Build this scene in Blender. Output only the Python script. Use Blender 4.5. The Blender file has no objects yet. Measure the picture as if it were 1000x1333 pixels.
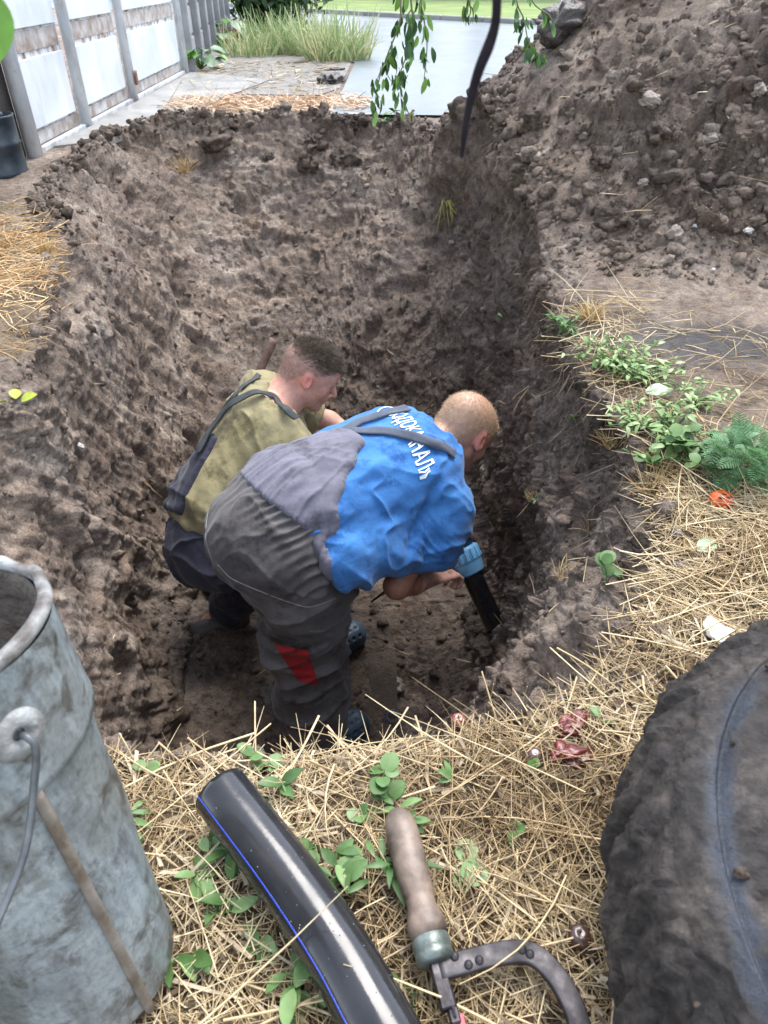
import bpy, math, random
import numpy as np
from mathutils import Vector, Matrix
from mathutils.bvhtree import BVHTree
random.seed(7); RNG = np.random.default_rng(7)
C = bpy.context.scene.collection
R = math.radians

# ------------------------------------------------------------------ camera, sky, sun, exposure
PITCH = 37.6; FPX = 924.0; CAMH = 0.88
cd = bpy.data.cameras.new('camera'); cam = bpy.data.objects.new('camera', cd); C.objects.link(cam)
cd.sensor_fit = 'VERTICAL'; cd.sensor_height = 36; cd.lens = FPX*36/1333.0
cd.clip_start = 0.02; cd.clip_end = 900
cam.location = (0, 0, CAMH); cam.rotation_euler = (R(90-PITCH), 0, 0)
cd.dof.use_dof = True; cd.dof.focus_distance = 1.9; cd.dof.aperture_fstop = 11.0
bpy.context.scene.camera = cam
w = bpy.data.worlds.new('World'); bpy.context.scene.world = w; w.use_nodes = True
wn = w.node_tree; bg = wn.nodes['Background']
sk = wn.nodes.new('ShaderNodeTexSky'); sk.sky_type = 'NISHITA'; sk.sun_disc = False
SUN_EL, SUN_AZ = 62, 25
sk.sun_elevation = R(SUN_EL); sk.sun_rotation = R(SUN_AZ); sk.dust_density = 0.6; sk.ozone_density = 1.0; sk.air_density = 1.0
hs = wn.nodes.new('ShaderNodeHueSaturation'); hs.inputs['Saturation'].default_value = 0.5
wn.links.new(sk.outputs[0], hs.inputs['Color']); wn.links.new(hs.outputs[0], bg.inputs[0])
bg.inputs[1].default_value = 0.15
sl = bpy.data.lights.new('sun', 'SUN'); so = bpy.data.objects.new('sun', sl); C.objects.link(so)
sl.energy = 1.3; sl.angle = R(35); sl.color = (1.0, 0.96, 0.91)
so.rotation_euler = (R(90-SUN_EL), 0, R(180-SUN_AZ))
vs = bpy.context.scene.view_settings; vs.view_transform = 'Standard'; vs.look = 'None'; vs.gamma = 1; vs.exposure = 2.1
bpy.context.scene.cycles.max_bounces = 6

# ------------------------------------------------------------------ helpers: objects
def tag(o, label=None, cat=None, group=None, kind=None):
    if label: o['label'] = label
    if cat: o['category'] = cat
    if group: o['group'] = group
    if kind: o['kind'] = kind
    return o
def empty(name, loc=(0,0,0), rz=0, parent=None):
    o = bpy.data.objects.new(name, None); C.objects.link(o); o.location = loc; o.rotation_euler = (0,0,rz)
    o.empty_display_size = 0.05
    if parent: o.parent = parent
    return o
def mesh_np(name, V, F, mat, parent=None, smooth=True, cols=None, nrm=None, loc=None):
    """V (n,3); F array (m,3|4) or list of faces; one mesh object"""
    V = np.asarray(V, dtype=np.float32)
    me = bpy.data.meshes.new(name)
    if isinstance(F, np.ndarray):
        m, k = F.shape
        me.vertices.add(len(V)); me.vertices.foreach_set('co', V.ravel())
        me.loops.add(m*k); me.loops.foreach_set('vertex_index', F.astype(np.int32).ravel())
        me.polygons.add(m); me.polygons.foreach_set('loop_start', np.arange(0, m*k, k, dtype=np.int32))
        me.update(calc_edges=True); me.validate()
    else:
        me.from_pydata([tuple(map(float, v)) for v in V], [], [tuple(int(i) for i in f) for f in F])
    me.polygons.foreach_set('use_smooth', np.full(len(me.polygons), smooth))
    if cols is not None:
        for an, arr in cols.items():
            if arr.ndim == 1:
                a = me.attributes.new(an, 'FLOAT', 'POINT'); a.data.foreach_set('value', arr.astype(np.float32))
            else:
                a = me.attributes.new(an, 'FLOAT_COLOR', 'POINT')
                a.data.foreach_set('color', np.concatenate([arr, np.ones((len(arr),1))], 1).astype(np.float32).ravel())
    if nrm is not None:
        me.normals_split_custom_set_from_vertices([tuple(map(float,n)) for n in nrm])
    if mat: me.materials.append(mat)
    o = bpy.data.objects.new(name, me); C.objects.link(o)
    if parent: o.parent = parent
    if loc is not None: o.location = loc
    return o
def inst(src, name, parent=None, loc=(0,0,0), rot=(0,0,0), sc=(1,1,1)):
    o = bpy.data.objects.new(name, src.data if hasattr(src,'data') and not isinstance(src, bpy.types.Mesh) else src); C.objects.link(o)
    if parent: o.parent = parent
    o.location = loc; o.rotation_euler = rot; o.scale = sc
    return o
class MB:
    """collects pieces into one mesh"""
    def __init__(s): s.V=[]; s.F=[]; s.n=0
    def add(s, V, F):
        V = np.asarray(V, float).reshape(-1,3); s.V.append(V)
        s.F += [tuple(int(i)+s.n for i in f) for f in F]; s.n += len(V); return s
    def box(s, c, d, M=None, bev=0.0):
        x,y,z = [q/2 for q in d]
        if bev <= 0:
            V = np.array([(a*x,b*y,e*z) for e in (-1,1) for b in (-1,1) for a in (-1,1)])
            F = [(0,2,3,1),(4,5,7,6),(0,1,5,4),(2,6,7,3),(0,4,6,2),(1,3,7,5)]
        else:
            V=[]; F=[]; b=bev
            prof = [(x,y-b),(x-b,y),(-x+b,y),(-x,y-b),(-x,-y+b),(-x+b,-y),(x-b,-y),(x,-y+b)]
            ins = [(x-b,y-b),(x-b,y-b),(-x+b,y-b),(-x+b,y-b),(-x+b,-y+b),(-x+b,-y+b),(x-b,-y+b),(x-b,-y+b)]
            for zz,pr in ((-z,ins),(-z+b,prof),(z-b,prof),(z,ins)):
                for p in pr: V.append((p[0],p[1],zz))
            for k in range(3):
                for i in range(8):
                    j=(i+1)%8; F.append((k*8+i,k*8+j,(k+1)*8+j,(k+1)*8+i))
            F.append((24,25,26,27,28,29,30,31)); F.append((7,6,5,4,3,2,1,0)); V=np.array(V)
        if M is not None: V = V @ np.array(M).T
        return s.add(V+np.array(c), F)
    def tube(s, P, r, n=8, cap=True, flat=None):
        V,F = tube_geo(P, r, n, cap, flat); return s.add(V,F)
    def build(s, name, mat, parent=None, smooth=True, loc=None):
        return mesh_np(name, np.concatenate(s.V), s.F, mat, parent, smooth, loc=loc)
def tube_geo(P, r, n=8, cap=True, flat=None):
    P = np.asarray(P, float); m = len(P)
    r = np.full(m, r) if np.isscalar(r) else np.asarray(r, float)
    T = np.gradient(P, axis=0); T /= np.linalg.norm(T,axis=1)[:,None]+1e-9
    up = np.array([0,0,1.0]) if abs(T[0,2]) < .9 else np.array([1.0,0,0])
    V=[]; A=None
    for i in range(m):
        A = (up if A is None else A); A = A - T[i]*A.dot(T[i]); A /= np.linalg.norm(A)+1e-9
        B = np.cross(T[i], A)
        for k in range(n):
            t = 2*math.pi*k/n; ca, sb = math.cos(t), math.sin(t)
            if flat: ca *= flat
            V.append(P[i] + r[i]*(ca*A + sb*B))
    F=[]
    for i in range(m-1):
        for k in range(n):
            k2=(k+1)%n; F.append((i*n+k, i*n+k2, (i+1)*n+k2, (i+1)*n+k))
    if cap:
        F.append(tuple(range(n-1,-1,-1))); F.append(tuple((m-1)*n+k for k in range(n)))
    return np.array(V), F
def lathe(prof, n=32):
    V=[]; F=[]
    for r_,z_ in prof:
        for k in range(n):
            t=2*math.pi*k/n; V.append((r_*math.cos(t), r_*math.sin(t), z_))
    for i in range(len(prof)-1):
        for k in range(n):
            k2=(k+1)%n; F.append((i*n+k,i*n+k2,(i+1)*n+k2,(i+1)*n+k))
    return np.array(V),F
def catmull(P, n, closed=False):
    P = np.asarray(P, float); m = len(P)
    t = np.linspace(0, m if closed else m-1, n, endpoint=not closed)
    i = np.floor(t).astype(int); i = np.minimum(i, m-1 if closed else m-2); f = (t-i)[:,None]
    g = (lambda k: P[k % m]) if closed else (lambda k: P[np.clip(k,0,m-1)])
    p0,p1,p2,p3 = g(i-1),g(i),g(i+1),g(i+2)
    return .5*((2*p1)+(-p0+p2)*f+(2*p0-5*p1+4*p2-p3)*f**2+(-p0+3*p1-3*p2+p3)*f**3)
def frame_from(x, z):
    """3x3 with columns x, y, z (orthonormalised)"""
    x = np.array(x,float); x/=np.linalg.norm(x); z=np.array(z,float); z-=x*z.dot(x); z/=np.linalg.norm(z)
    return np.stack([x, np.cross(z,x), z], 1)

# ------------------------------------------------------------------ helpers: noise in numpy
def _hash(ix, iy, iz, seed):
    h = (ix.astype(np.int64)*374761393 + iy.astype(np.int64)*668265263 + iz.astype(np.int64)*2147483647 + seed*1274126177) & 0xffffffff
    h = ((h ^ (h >> 13))*1274126177) & 0xffffffff
    return ((h ^ (h >> 16)) & 0xffff).astype(np.float32)/65535.0
def vnoise(P, seed=0):
    P = np.asarray(P, np.float32); i = np.floor(P).astype(np.int64); f = P-i; f = f*f*f*(f*(f*6-15)+10)
    x,y,z = i[...,0],i[...,1],i[...,2]; fx,fy,fz = f[...,0],f[...,1],f[...,2]
    def L(a,b,t): return a+(b-a)*t
    c = [[[ _hash(x+a,y+b,z+e,seed) for e in (0,1)] for b in (0,1)] for a in (0,1)]
    return 2*L(L(L(c[0][0][0],c[1][0][0],fx),L(c[0][1][0],c[1][1][0],fx),fy),
             L(L(c[0][0][1],c[1][0][1],fx),L(c[0][1][1],c[1][1][1],fx),fy),fz)-1
def fbm(P, oct=4, seed=0, gain=.5):
    s=0; a=1; t=0
    P = np.asarray(P, np.float32)
    for o in range(oct):
        s = s + a*vnoise(P*(2.03**o)+o*17.3, seed+o); t+=a; a*=gain
    return s/t
def worley(P, seed=0):
    P = np.asarray(P,np.float32); i = np.floor(P).astype(np.int64); best=np.full(P.shape[:-1],9.,np.float32)
    for a in (-1,0,1):
        for b in (-1,0,1):
            for e in (-1,0,1):
                x,y,z=i[...,0]+a,i[...,1]+b,i[...,2]+e
                q = np.stack([x+_hash(x,y,z,seed), y+_hash(x,y,z,seed+7), z+_hash(x,y,z,seed+13)],-1)-P
                best = np.minimum(best,(q*q).sum(-1))
    return np.sqrt(best)
def facets(P, seed=0, tilt=.8):
    """broken-chunk relief: every cell is a tilted plane of its own"""
    P=np.asarray(P,np.float32); i=np.floor(P).astype(np.int64); best=np.full(P.shape[:-1],9.,np.float32); val=np.zeros(P.shape[:-1],np.float32)
    for a in (-1,0,1):
        for b in (-1,0,1):
            for e in (-1,0,1):
                x,y,z=i[...,0]+a,i[...,1]+b,i[...,2]+e
                h=[_hash(x,y,z,seed+k) for k in (0,7,13)]
                q=P-np.stack([x+h[0],y+h[1],z+h[2]],-1); d=(q*q).sum(-1); m=d<best
                v=(_hash(x,y,z,seed+29)-.5)+tilt*((h[1]-.5)*q[...,0]+(h[2]-.5)*q[...,1]+(h[0]-.5)*q[...,2])*2
                val=np.where(m,v,val); best=np.where(m,d,best)
    return val
def sstep(a,b,x):
    t = np.clip((x-a)/(b-a),0,1); return t*t*(3-2*t)

# ------------------------------------------------------------------ helpers: materials
def new_mat(name):
    m = bpy.data.materials.new(name); m.use_nodes = True
    return m, m.node_tree, m.node_tree.nodes['Principled BSDF']
def N(nt, t, **kw):
    n = nt.nodes.new(t)
    for k,v in kw.items():
        if k in n.inputs: n.inputs[k].default_value = v
        else: setattr(n, k, v)
    return n
def noise_f(nt, scale, detail=4, rough=.55, vec=None, dist=0):
    n = N(nt,'ShaderNodeTexNoise'); n.inputs['Scale'].default_value=scale; n.inputs['Detail'].default_value=detail
    n.inputs['Roughness'].default_value=rough; n.inputs['Distortion'].default_value=dist
    if vec is None: vec = N(nt,'ShaderNodeTexCoord').outputs['Object']
    nt.links.new(vec, n.inputs['Vector']); return n.outputs[0]
def ramp(nt, fac, stops):
    r = N(nt,'ShaderNodeValToRGB'); e = r.color_ramp.elements
    while len(e) < len(stops): e.new(.5)
    for i,(p,c) in enumerate(stops):
        e[i].position = p; e[i].color = (*c,1) if len(c)==3 else c
    nt.links.new(fac, r.inputs[0]); return r.outputs[0]
def mix(nt, fac, a, b, mode='MIX'):
    m = N(nt,'ShaderNodeMix', data_type='RGBA', blend_type=mode)
    def put(s, v):
        if isinstance(v, bpy.types.NodeSocket): nt.links.new(v, s)
        else: s.default_value = (*v,1) if isinstance(v,(tuple,list)) and len(v)==3 else v
    put(m.inputs[0], fac); put(m.inputs[6], a); put(m.inputs[7], b); return m.outputs[2]
def bump(nt, bs, h, strength=.5, dist=.01, prev=None):
    b = N(nt,'ShaderNodeBump'); b.inputs['Strength'].default_value=strength; b.inputs['Distance'].default_value=dist
    nt.links.new(h, b.inputs['Height'])
    if prev is not None: nt.links.new(prev, b.inputs['Normal'])
    nt.links.new(b.outputs[0], bs.inputs['Normal']); return b.outputs[0]
def simple(name, c1, c2=None, scale=20, rough=.6, metal=0, bmp=0, bscale=60, spec=.5, detail=4, r2=None, coat=0, lo=.35, hi=.65, bdist=.005):
    m,nt,bs = new_mat(name)
    if c2 is None: c2 = tuple(q*.75 for q in c1)
    f = noise_f(nt, scale, detail)
    col = ramp(nt, f, [(lo,c1),(hi,c2)]); nt.links.new(col, bs.inputs['Base Color'])
    bs.inputs['Roughness'].default_value = rough; bs.inputs['Metallic'].default_value = metal
    bs.inputs['Specular IOR Level'].default_value = spec
    if r2 is not None:
        rr = ramp(nt, noise_f(nt, scale*2.3, 3), [(.35,(rough,)*3),(.65,(r2,)*3)]); nt.links.new(rr, bs.inputs['Roughness'])
    if coat: bs.inputs['Coat Weight'].default_value = coat; bs.inputs['Coat Roughness'].default_value = .08
    if bmp: bump(nt, bs, noise_f(nt, bscale, 5), bmp, bdist)
    return m
def attr(nt, name):
    return N(nt,'ShaderNodeAttribute', attribute_name=name)

def cray(px, py):
    """direction of the line of sight through a point of the photograph (used only to find where things stand on the terrain)"""
    v = 666.5-py; p = R(PITCH)
    d = np.array([px-500.0, FPX*math.cos(p)+v*math.sin(p), -(FPX*math.sin(p)-v*math.cos(p))])
    return d/np.linalg.norm(d)
CAM = np.array([0,0,CAMH])
def at(px, py, Y):
    d = cray(px,py); return CAM + d*(Y/d[1])
def atz(px, py, z):
    d = cray(px,py); return CAM + d*((z-CAMH)/d[2])
# ------------------------------------------------------------------ terrain materials
def soil_material():
    m,nt,bs = new_mat('soil')
    n1 = noise_f(nt, 3.2, 6, .6); n2 = noise_f(nt, 26, 6, .65); n3 = noise_f(nt, 140, 4, .6)
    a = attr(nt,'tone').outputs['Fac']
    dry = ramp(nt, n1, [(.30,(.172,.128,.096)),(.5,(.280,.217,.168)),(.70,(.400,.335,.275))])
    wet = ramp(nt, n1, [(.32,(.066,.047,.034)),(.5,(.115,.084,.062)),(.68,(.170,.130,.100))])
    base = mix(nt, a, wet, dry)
    sp = ramp(nt, n2, [(.34,(.45,.42,.40)),(.5,(1,1,1)),(.64,(1.35,1.36,1.38))])
    base = mix(nt, 1.0, base, sp, 'MULTIPLY')
    sp2 = ramp(nt, n3, [(.35,(.72,.70,.68)),(.5,(1,1,1)),(.7,(1.28,1.28,1.28))])
    base = mix(nt, 1.0, base, sp2, 'MULTIPLY')
    # grey subsoil bands and pale crust
    tcs=N(nt,'ShaderNodeTexCoord'); mps=N(nt,'ShaderNodeMapping'); mps.inputs['Scale'].default_value=(.6,.6,5.0); nt.links.new(tcs.outputs['Object'],mps.inputs[0])
    bd = ramp(nt, noise_f(nt, 2.2, 6, .65, mps.outputs[0], .6), [(.38,(.74,.73,.74)),(.5,(1,1,1)),(.62,(1.22,1.20,1.17))]); base = mix(nt, 1.0, base, bd, 'MULTIPLY')
    # rusty-red clay veins
    rn = ramp(nt, noise_f(nt, 5.5, 5, .6, dist=.8), [(.60,(0,0,0)),(.70,(1,1,1))])
    rf = N(nt,'ShaderNodeMath',operation='MULTIPLY'); nt.links.new(rn, rf.inputs[0]); rf.inputs[1].default_value=.35
    base = mix(nt, rf.outputs[0], base, (.20,.105,.062))
    # straw litter colour on the mulched ground
    s = attr(nt,'straw').outputs['Fac']
    st = ramp(nt, noise_f(nt, 60, 5, .7), [(.35,(.08,.055,.030)),(.5,(.20,.145,.080)),(.65,(.34,.26,.15))])
    base = mix(nt, s, base, st)
    wet_ = attr(nt,'wet').outputs['Fac']
    base = mix(nt, wet_, base, (.105,.098,.095))
    nt.links.new(base, bs.inputs['Base Color'])
    rr = ramp(nt, n2, [(.35,(.46,)*3),(.62,(.92,)*3)]); rr = mix(nt, wet_, rr, (.22,.22,.22)); nt.links.new(rr, bs.inputs['Roughness'])
    bs.inputs['Specular IOR Level'].default_value=.35
    v = N(nt,'ShaderNodeTexVoronoi'); v.inputs['Scale'].default_value=70
    nt.links.new(N(nt,'ShaderNodeTexCoord').outputs['Object'], v.inputs['Vector'])
    b1 = bump(nt, bs, noise_f(nt, 45, 9, .75), 1.0, .030)
    b2 = bump(nt, bs, v.outputs['Distance'], .6, -.010, b1)
    bump(nt, bs, noise_f(nt, 220, 5, .7), 1.0, .006, b2)
    return m
SOIL = soil_material()

# ------------------------------------------------------------------ the pit and the ground round it: one surface laid out in rings
def heap_h(x, y):
    ax,ay,bx,by = 2.0,4.1,2.9,6.6
    t = np.clip(((x-ax)*(bx-ax)+(y-ay)*(by-ay))/((bx-ax)**2+(by-ay)**2),0,1)
    d = np.hypot(x-ax-t*(bx-ax), y-ay-t*(by-ay))
    q = 1.62-.86*d + .13*vnoise(np.stack([x*1.4,y*1.4,0*x],-1),5)
    s = .075
    return s*np.logaddexp(0, q/s)
Zs = [-1.27,-.92,-.47,-.15,0]
Fl = [(0,.95),(.12,1.1),(.26,1.35),(.40,1.68),(.40,2.05),(.40,2.5),(.40,2.9),(.3,3.2),(.15,3.4),(0,3.5),(-.2,3.55),(-.4,3.5),(-.6,3.4),(-.75,3.2),(-.8,2.9),(-.82,2.6),(-.82,2.3),(-.8,2.0),(-.78,1.7),(-.72,1.3),(-.5,1.0),(-.25,.9)]
Lo = [(0,.85),(.13,1.03),(.26,1.28),(.42,1.62),(.46,1.98),(.44,2.45),(.45,2.95),(.38,3.35),(.25,3.6),(.05,3.72),(-.2,3.95),(-.5,4.1),(-.85,4.0),(-1.0,3.6),(-1.0,3.1),(-.95,2.7),(-.92,2.35),(-.9,2.0),(-.83,1.6),(-.75,1.15),(-.5,.9),(-.25,.82)]
Mi = [(0,.72),(.14,.93),(.27,1.15),(.40,1.42),(.48,1.88),(.50,2.38),(.52,2.9),(.47,3.5),(.35,4.0),(.15,4.3),(-.2,4.75),(-.7,4.8),(-1.2,4.65),(-1.3,4.1),(-1.25,3.4),(-1.1,2.85),(-1.0,2.4),(-.93,1.95),(-.86,1.5),(-.74,1.05),(-.46,.78),(-.22,.72)]
Up = [(.03,.66),(.24,.8),(.40,1.02),(.50,1.32),(.53,1.83),(.54,2.33),(.57,2.9),(.52,3.65),(.39,4.4),(.18,5.0),(-.2,5.25),(-.85,5.25),(-1.4,5.1),(-1.55,4.4),(-1.45,3.6),(-1.24,2.93),(-1.08,2.4),(-.97,1.87),(-.92,1.4),(-.78,.95),(-.46,.70),(-.22,.66)]
Ri = [(.05,.61),(.30,.72),(.48,.93),(.58,1.25),(.55,1.8),(.56,2.3),(.60,2.9),(.55,3.7),(.42,4.6),(.20,5.3),(-.2,5.5),(-.9,5.5),(-1.6,5.35),(-1.75,4.6),(-1.65,3.7),(-1.35,3.0),(-1.15,2.4),(-1.0,1.8),(-.95,1.3),(-.8,.85),(-.45,.61),(-.2,.59)]
OUT = [(.1,-.2),(.9,-.2),(1.7,.5),(2.2,1.2),(2.4,1.9),(2.5,2.5),(2.6,3.2),(2.4,4.4),(2.0,5.6),(1.1,6.9),(-.1,7.3),(-1.2,7.3),(-2.6,7.0),(-3.3,5.6),(-3.2,4.2),(-2.9,3.2),(-2.6,2.5),(-2.4,1.8),(-2.3,1.1),(-1.9,.3),(-1.2,-.2),(-.5,-.2)]
NC = 1250
def ctr(P): return catmull(P, NC, True)
cFl,cLo,cMi,cUp,cRi,cOut = map(ctr,(Fl,Lo,Mi,Up,Ri,OUT))
fc = np.stack([np.interp(cFl[:,1],[.9,3.5],[-.2,-.2]), np.clip(cFl[:,1],1.5,2.9)],1)
def rowlerp(a,b,n,za,zb,end=False):
    t = np.linspace(0,1,n,endpoint=end)
    return [(a*(1-q)+b*q, za*(1-q)+zb*q) for q in t]
rows=[]
rows += [(np.array(p), z) for p,z in rowlerp(fc, cFl, 46, -1.30, -1.27)]
prof = [cFl,cLo,cMi,cUp,cRi]
T = np.concatenate([np.linspace(0,1,34,False),np.linspace(1,2,48,False),np.linspace(2,3,40,False),np.linspace(3,4,22,False)])
for t in T:   # Catmull-Rom through the five contours, vertical direction
    i=int(t); f=t-i; g=lambda k:(prof[min(max(k,0),4)], Zs[min(max(k,0),4)])
    (a,za),(b,zb),(c,zc),(d,zd)=g(i-1),g(i),g(i+1),g(i+2)
    w0,w1,w2,w3 = (-f+2*f*f-f**3)/2,(2-5*f*f+3*f**3)/2,(f+4*f*f-3*f**3)/2,(-f*f+f**3)/2
    rows.append((a*w0+b*w1+c*w2+d*w3, za*w0+zb*w1+zc*w2+zd*w3))
n_pit = len(rows)
tt = np.linspace(0,1,110)**1.35
for q in tt: rows.append((cRi*(1-q)+cOut*q, 0.0))
n_gr = len(rows)
ctrp = np.array([-.2,2.5]); dirs = cOut-ctrp
for k in (1.25,1.8,3,6,14,40,110): rows.append((ctrp+dirs*k, 0.0))
NR=len(rows)
P = np.zeros((NR,NC,3),np.float32)
for i,(xy,z) in enumerate(rows): P[i,:,:2]=xy; P[i,:,2]=z
ri = np.arange(NR)[:,None]*np.ones((1,NC))
outer = ri>=n_pit
nearfade = 1-sstep(n_gr-30, n_gr-2, ri)
hh = heap_h(P[...,0],P[...,1])
bank = sstep(n_pit-30,n_pit,ri)
P[...,2] += hh*bank*.98
# rounded, slightly crowned rim
X,Y = P[...,0],P[...,1]
def normals(P):
    du = np.roll(P,-1,1)-np.roll(P,1,1); dv = np.gradient(P,axis=0)
    n = np.cross(du,dv); n /= np.linalg.norm(n,axis=-1)[...,None]+1e-12; return n
nrm0 = normals(P)
for _ in range(3): nrm0 = (nrm0+np.roll(nrm0,3,1)+np.roll(nrm0,-3,1)); nrm0/=np.linalg.norm(nrm0,axis=-1)[...,None]+1e-9
if nrm0[20,:,2].mean()<0: nrm0=-nrm0
wall = sstep(36,70,ri)*(1-sstep(n_pit-8,n_pit+4,ri))
rim = np.exp(-((ri-n_pit)/14.0)**2)
far = sstep(3.2,4.6,Y); right = sstep(.1,.4,X)*sstep(1.0,1.6,Y); left = 1-sstep(-.8,-.5,X)
disp = np.zeros((NR,NC),np.float32)
big = fbm(P*2.2,3,11); disp += big*.085*(wall+.3*(1-wall)*~outer)
W1 = worley(P*np.float32(9)+fbm(P*5,2,3)[...,None]*.6, 21)
lump = (.55-W1)
disp += lump*.040*(rim*(.35+far*1.1+.2*left)+wall*(.16-.12*left*(1-far)+.5*far))
W2 = worley(P*np.float32(27),31)
disp += (.5-W2)*.011*(wall*(1-.6*left)+rim+.5*(~outer))
mid = fbm(P*9,4,41)*.55
Pw_=P+fbm(P*6,2,43)[...,None]*np.float32(.05)
fct = (facets(Pw_*np.float32(5.5),44)*.030+facets(Pw_*np.float32(13),45)*.014)*(1-.62*left*(1-far)-.35*far*wall*(1-rim))
if True: disp += fct*(wall*.9+rim*.7+.3*(1-sstep(38,54,ri)))
disp += mid*.030*(1-.3*far)*(1-.45*left*(1-far))*(wall*.9+rim*.8+.45*(1-sstep(38,54,ri)))
fine = fbm(P*30,4,51,.62); disp += fine*.020*(1-.35*left*(1-far))*(wall+.9*rim+.8*(1-sstep(38,54,ri))+.35*outer*nearfade)
# crumbling hollows
hol = sstep(.18,.42,fbm(P*3.7+9,3,61)); disp -= hol*.05*wall
# vertical root-hair striation of the right wall, slanting spade marks on the left
ang = np.arctan2(Y-2.3,X+.2)
S = np.stack([ang*16, ang*0, P[...,2]*2.2+P[...,0]],-1)
disp += fbm(S*2.4,4,71)*.030*wall*right*(1-far*.6)
S2 = np.stack([(Y+P[...,2]*.8)*9, P[...,2]*1.5, X*1.5],-1)
disp += fbm(S2,4,81,.6)*.040*wall*left
gsm = (fbm(P*1.6,3,91)*.030+fbm(P*7,3,92)*.012)*outer*nearfade
conc = sstep(-1.75,-2.0,X)*sstep(4.2,4.6,Y)+sstep(5.9,6.3,Y)
gsm *= 1-np.clip(conc,0,1)
P += nrm0*disp[...,None]*np.where(outer,nearfade,1)[...,None]
P[...,2] += gsm
# raised clods of the far rim, rounded shoulder, step hollow in the left bank
P[...,2] += rim*far*(.05+.05*fbm(P*4,2,101))*(1-.8*right)
P[...,2] -= rim*(1-far)*.02
for (hx,hy,hz,r_,a_) in [(-1.14,2.95,-.13,.070,.27),(-.80,1.28,-.22,.05,.05)]:
    g = np.exp(-(((P-np.array([hx,hy,hz]))**2).sum(-1))/r_**2); P -= nrm0*(g*a_)[...,None]
# puddle hollows / mounds on the pit floor
fl = 1-sstep(40,72,ri); P[...,2] += fl*(fbm(P*3.1,3,111)*.06) - .12*np.exp(-((P[...,0]-.12)**2+(P[...,1]-1.75)**2)/.14**2)*fl
P[...,2] += .10*np.exp(-((P[...,0]+.62)**2+(P[...,1]-1.95)**2)/.16**2)*fl
# rubble fillet where walls and floor meet
toe = np.exp(-((ri-50)/12.0)**2)
P += nrm0*(toe*(.035+.055*fbm(P*5,3,115)+.035*(.5-worley(P*np.float32(11),116))))[...,None]; P[...,2] += toe*.05
nrm = normals(P); 
if nrm[20,:,2].mean()<0: nrm=-nrm
Zr = P[...,2]; X,Y=P[...,0],P[...,1]
# soil tone: pale dried crust on the left bank and far slope, moist floor, right wall damp plus painted shade
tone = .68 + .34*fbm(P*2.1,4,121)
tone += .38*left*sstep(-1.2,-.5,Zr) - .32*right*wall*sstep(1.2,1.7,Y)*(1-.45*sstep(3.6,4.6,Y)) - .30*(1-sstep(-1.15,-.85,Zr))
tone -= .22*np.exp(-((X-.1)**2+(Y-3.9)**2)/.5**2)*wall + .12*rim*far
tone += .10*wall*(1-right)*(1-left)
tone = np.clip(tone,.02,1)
stz = outer*1.0*((Y<2.3)&(X>-.8)) + rim*0*1
strawmask = np.clip(sstep(n_pit-2,n_pit+6,ri)*((1-sstep(1.25,1.6,Y))*sstep(-.75,-.6,X) + sstep(.5,.7,X)*(1-sstep(1.7,2.2,Y)))
      + sstep(n_pit-2,n_pit+8,ri)*(X<-.9)*(Y<3.5)*(Y>1.9)*.8 + (ri>n_pit+22)*np.exp(-((Y-6.5)/.42)**2)*(X>-1.75)*(X<-.15)*.9,0,1)
strawmask *= sstep(-.35,.15,fbm(P*6,3,131)+.25)*(1-.85*sstep(1.25,1.5,Y)*(Y<2.5)*(X>0))
wetm = outer*np.clip(1.5*np.exp(-((X-1.10)/.34)**2-((Y-1.98)/.14)**2)*(1+.9*fbm(P*5,3,141))-.15,0,.95)
idx = np.arange(NR*NC).reshape(NR,NC)
def faces(r0,r1):
    a=idx[r0:r1-1]; b=idx[r0+1:r1]
    return np.stack([a, np.roll(a,-1,1), np.roll(b,-1,1), b],-1).reshape(-1,4)
def sub(name, r0, r1):
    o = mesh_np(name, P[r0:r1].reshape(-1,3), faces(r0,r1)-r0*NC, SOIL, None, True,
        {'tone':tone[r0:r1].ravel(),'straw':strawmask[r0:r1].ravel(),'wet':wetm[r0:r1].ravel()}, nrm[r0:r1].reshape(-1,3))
    return o
F_all = faces(0,NR)
# orientation check: normals must point up
a,b,c = [P.reshape(-1,3)[F_all[5000,k]] for k in range(3)]
if np.cross(b-a,c-a)[2] < 0:
    _f = faces
    def faces(r0,r1): return _f(r0,r1)[:,::-1]
    F_all = faces(0,NR)
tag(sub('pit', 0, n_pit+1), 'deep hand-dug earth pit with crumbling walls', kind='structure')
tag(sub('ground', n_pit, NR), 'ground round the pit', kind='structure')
# centre seam of the floor is closed by a small sheet under the rings
mb = MB(); mb.box((-.2,2.2,-1.335),(.5,1.9,.03)); tag(mb.build('pit_floor', SOIL, smooth=False), kind='structure')

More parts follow.
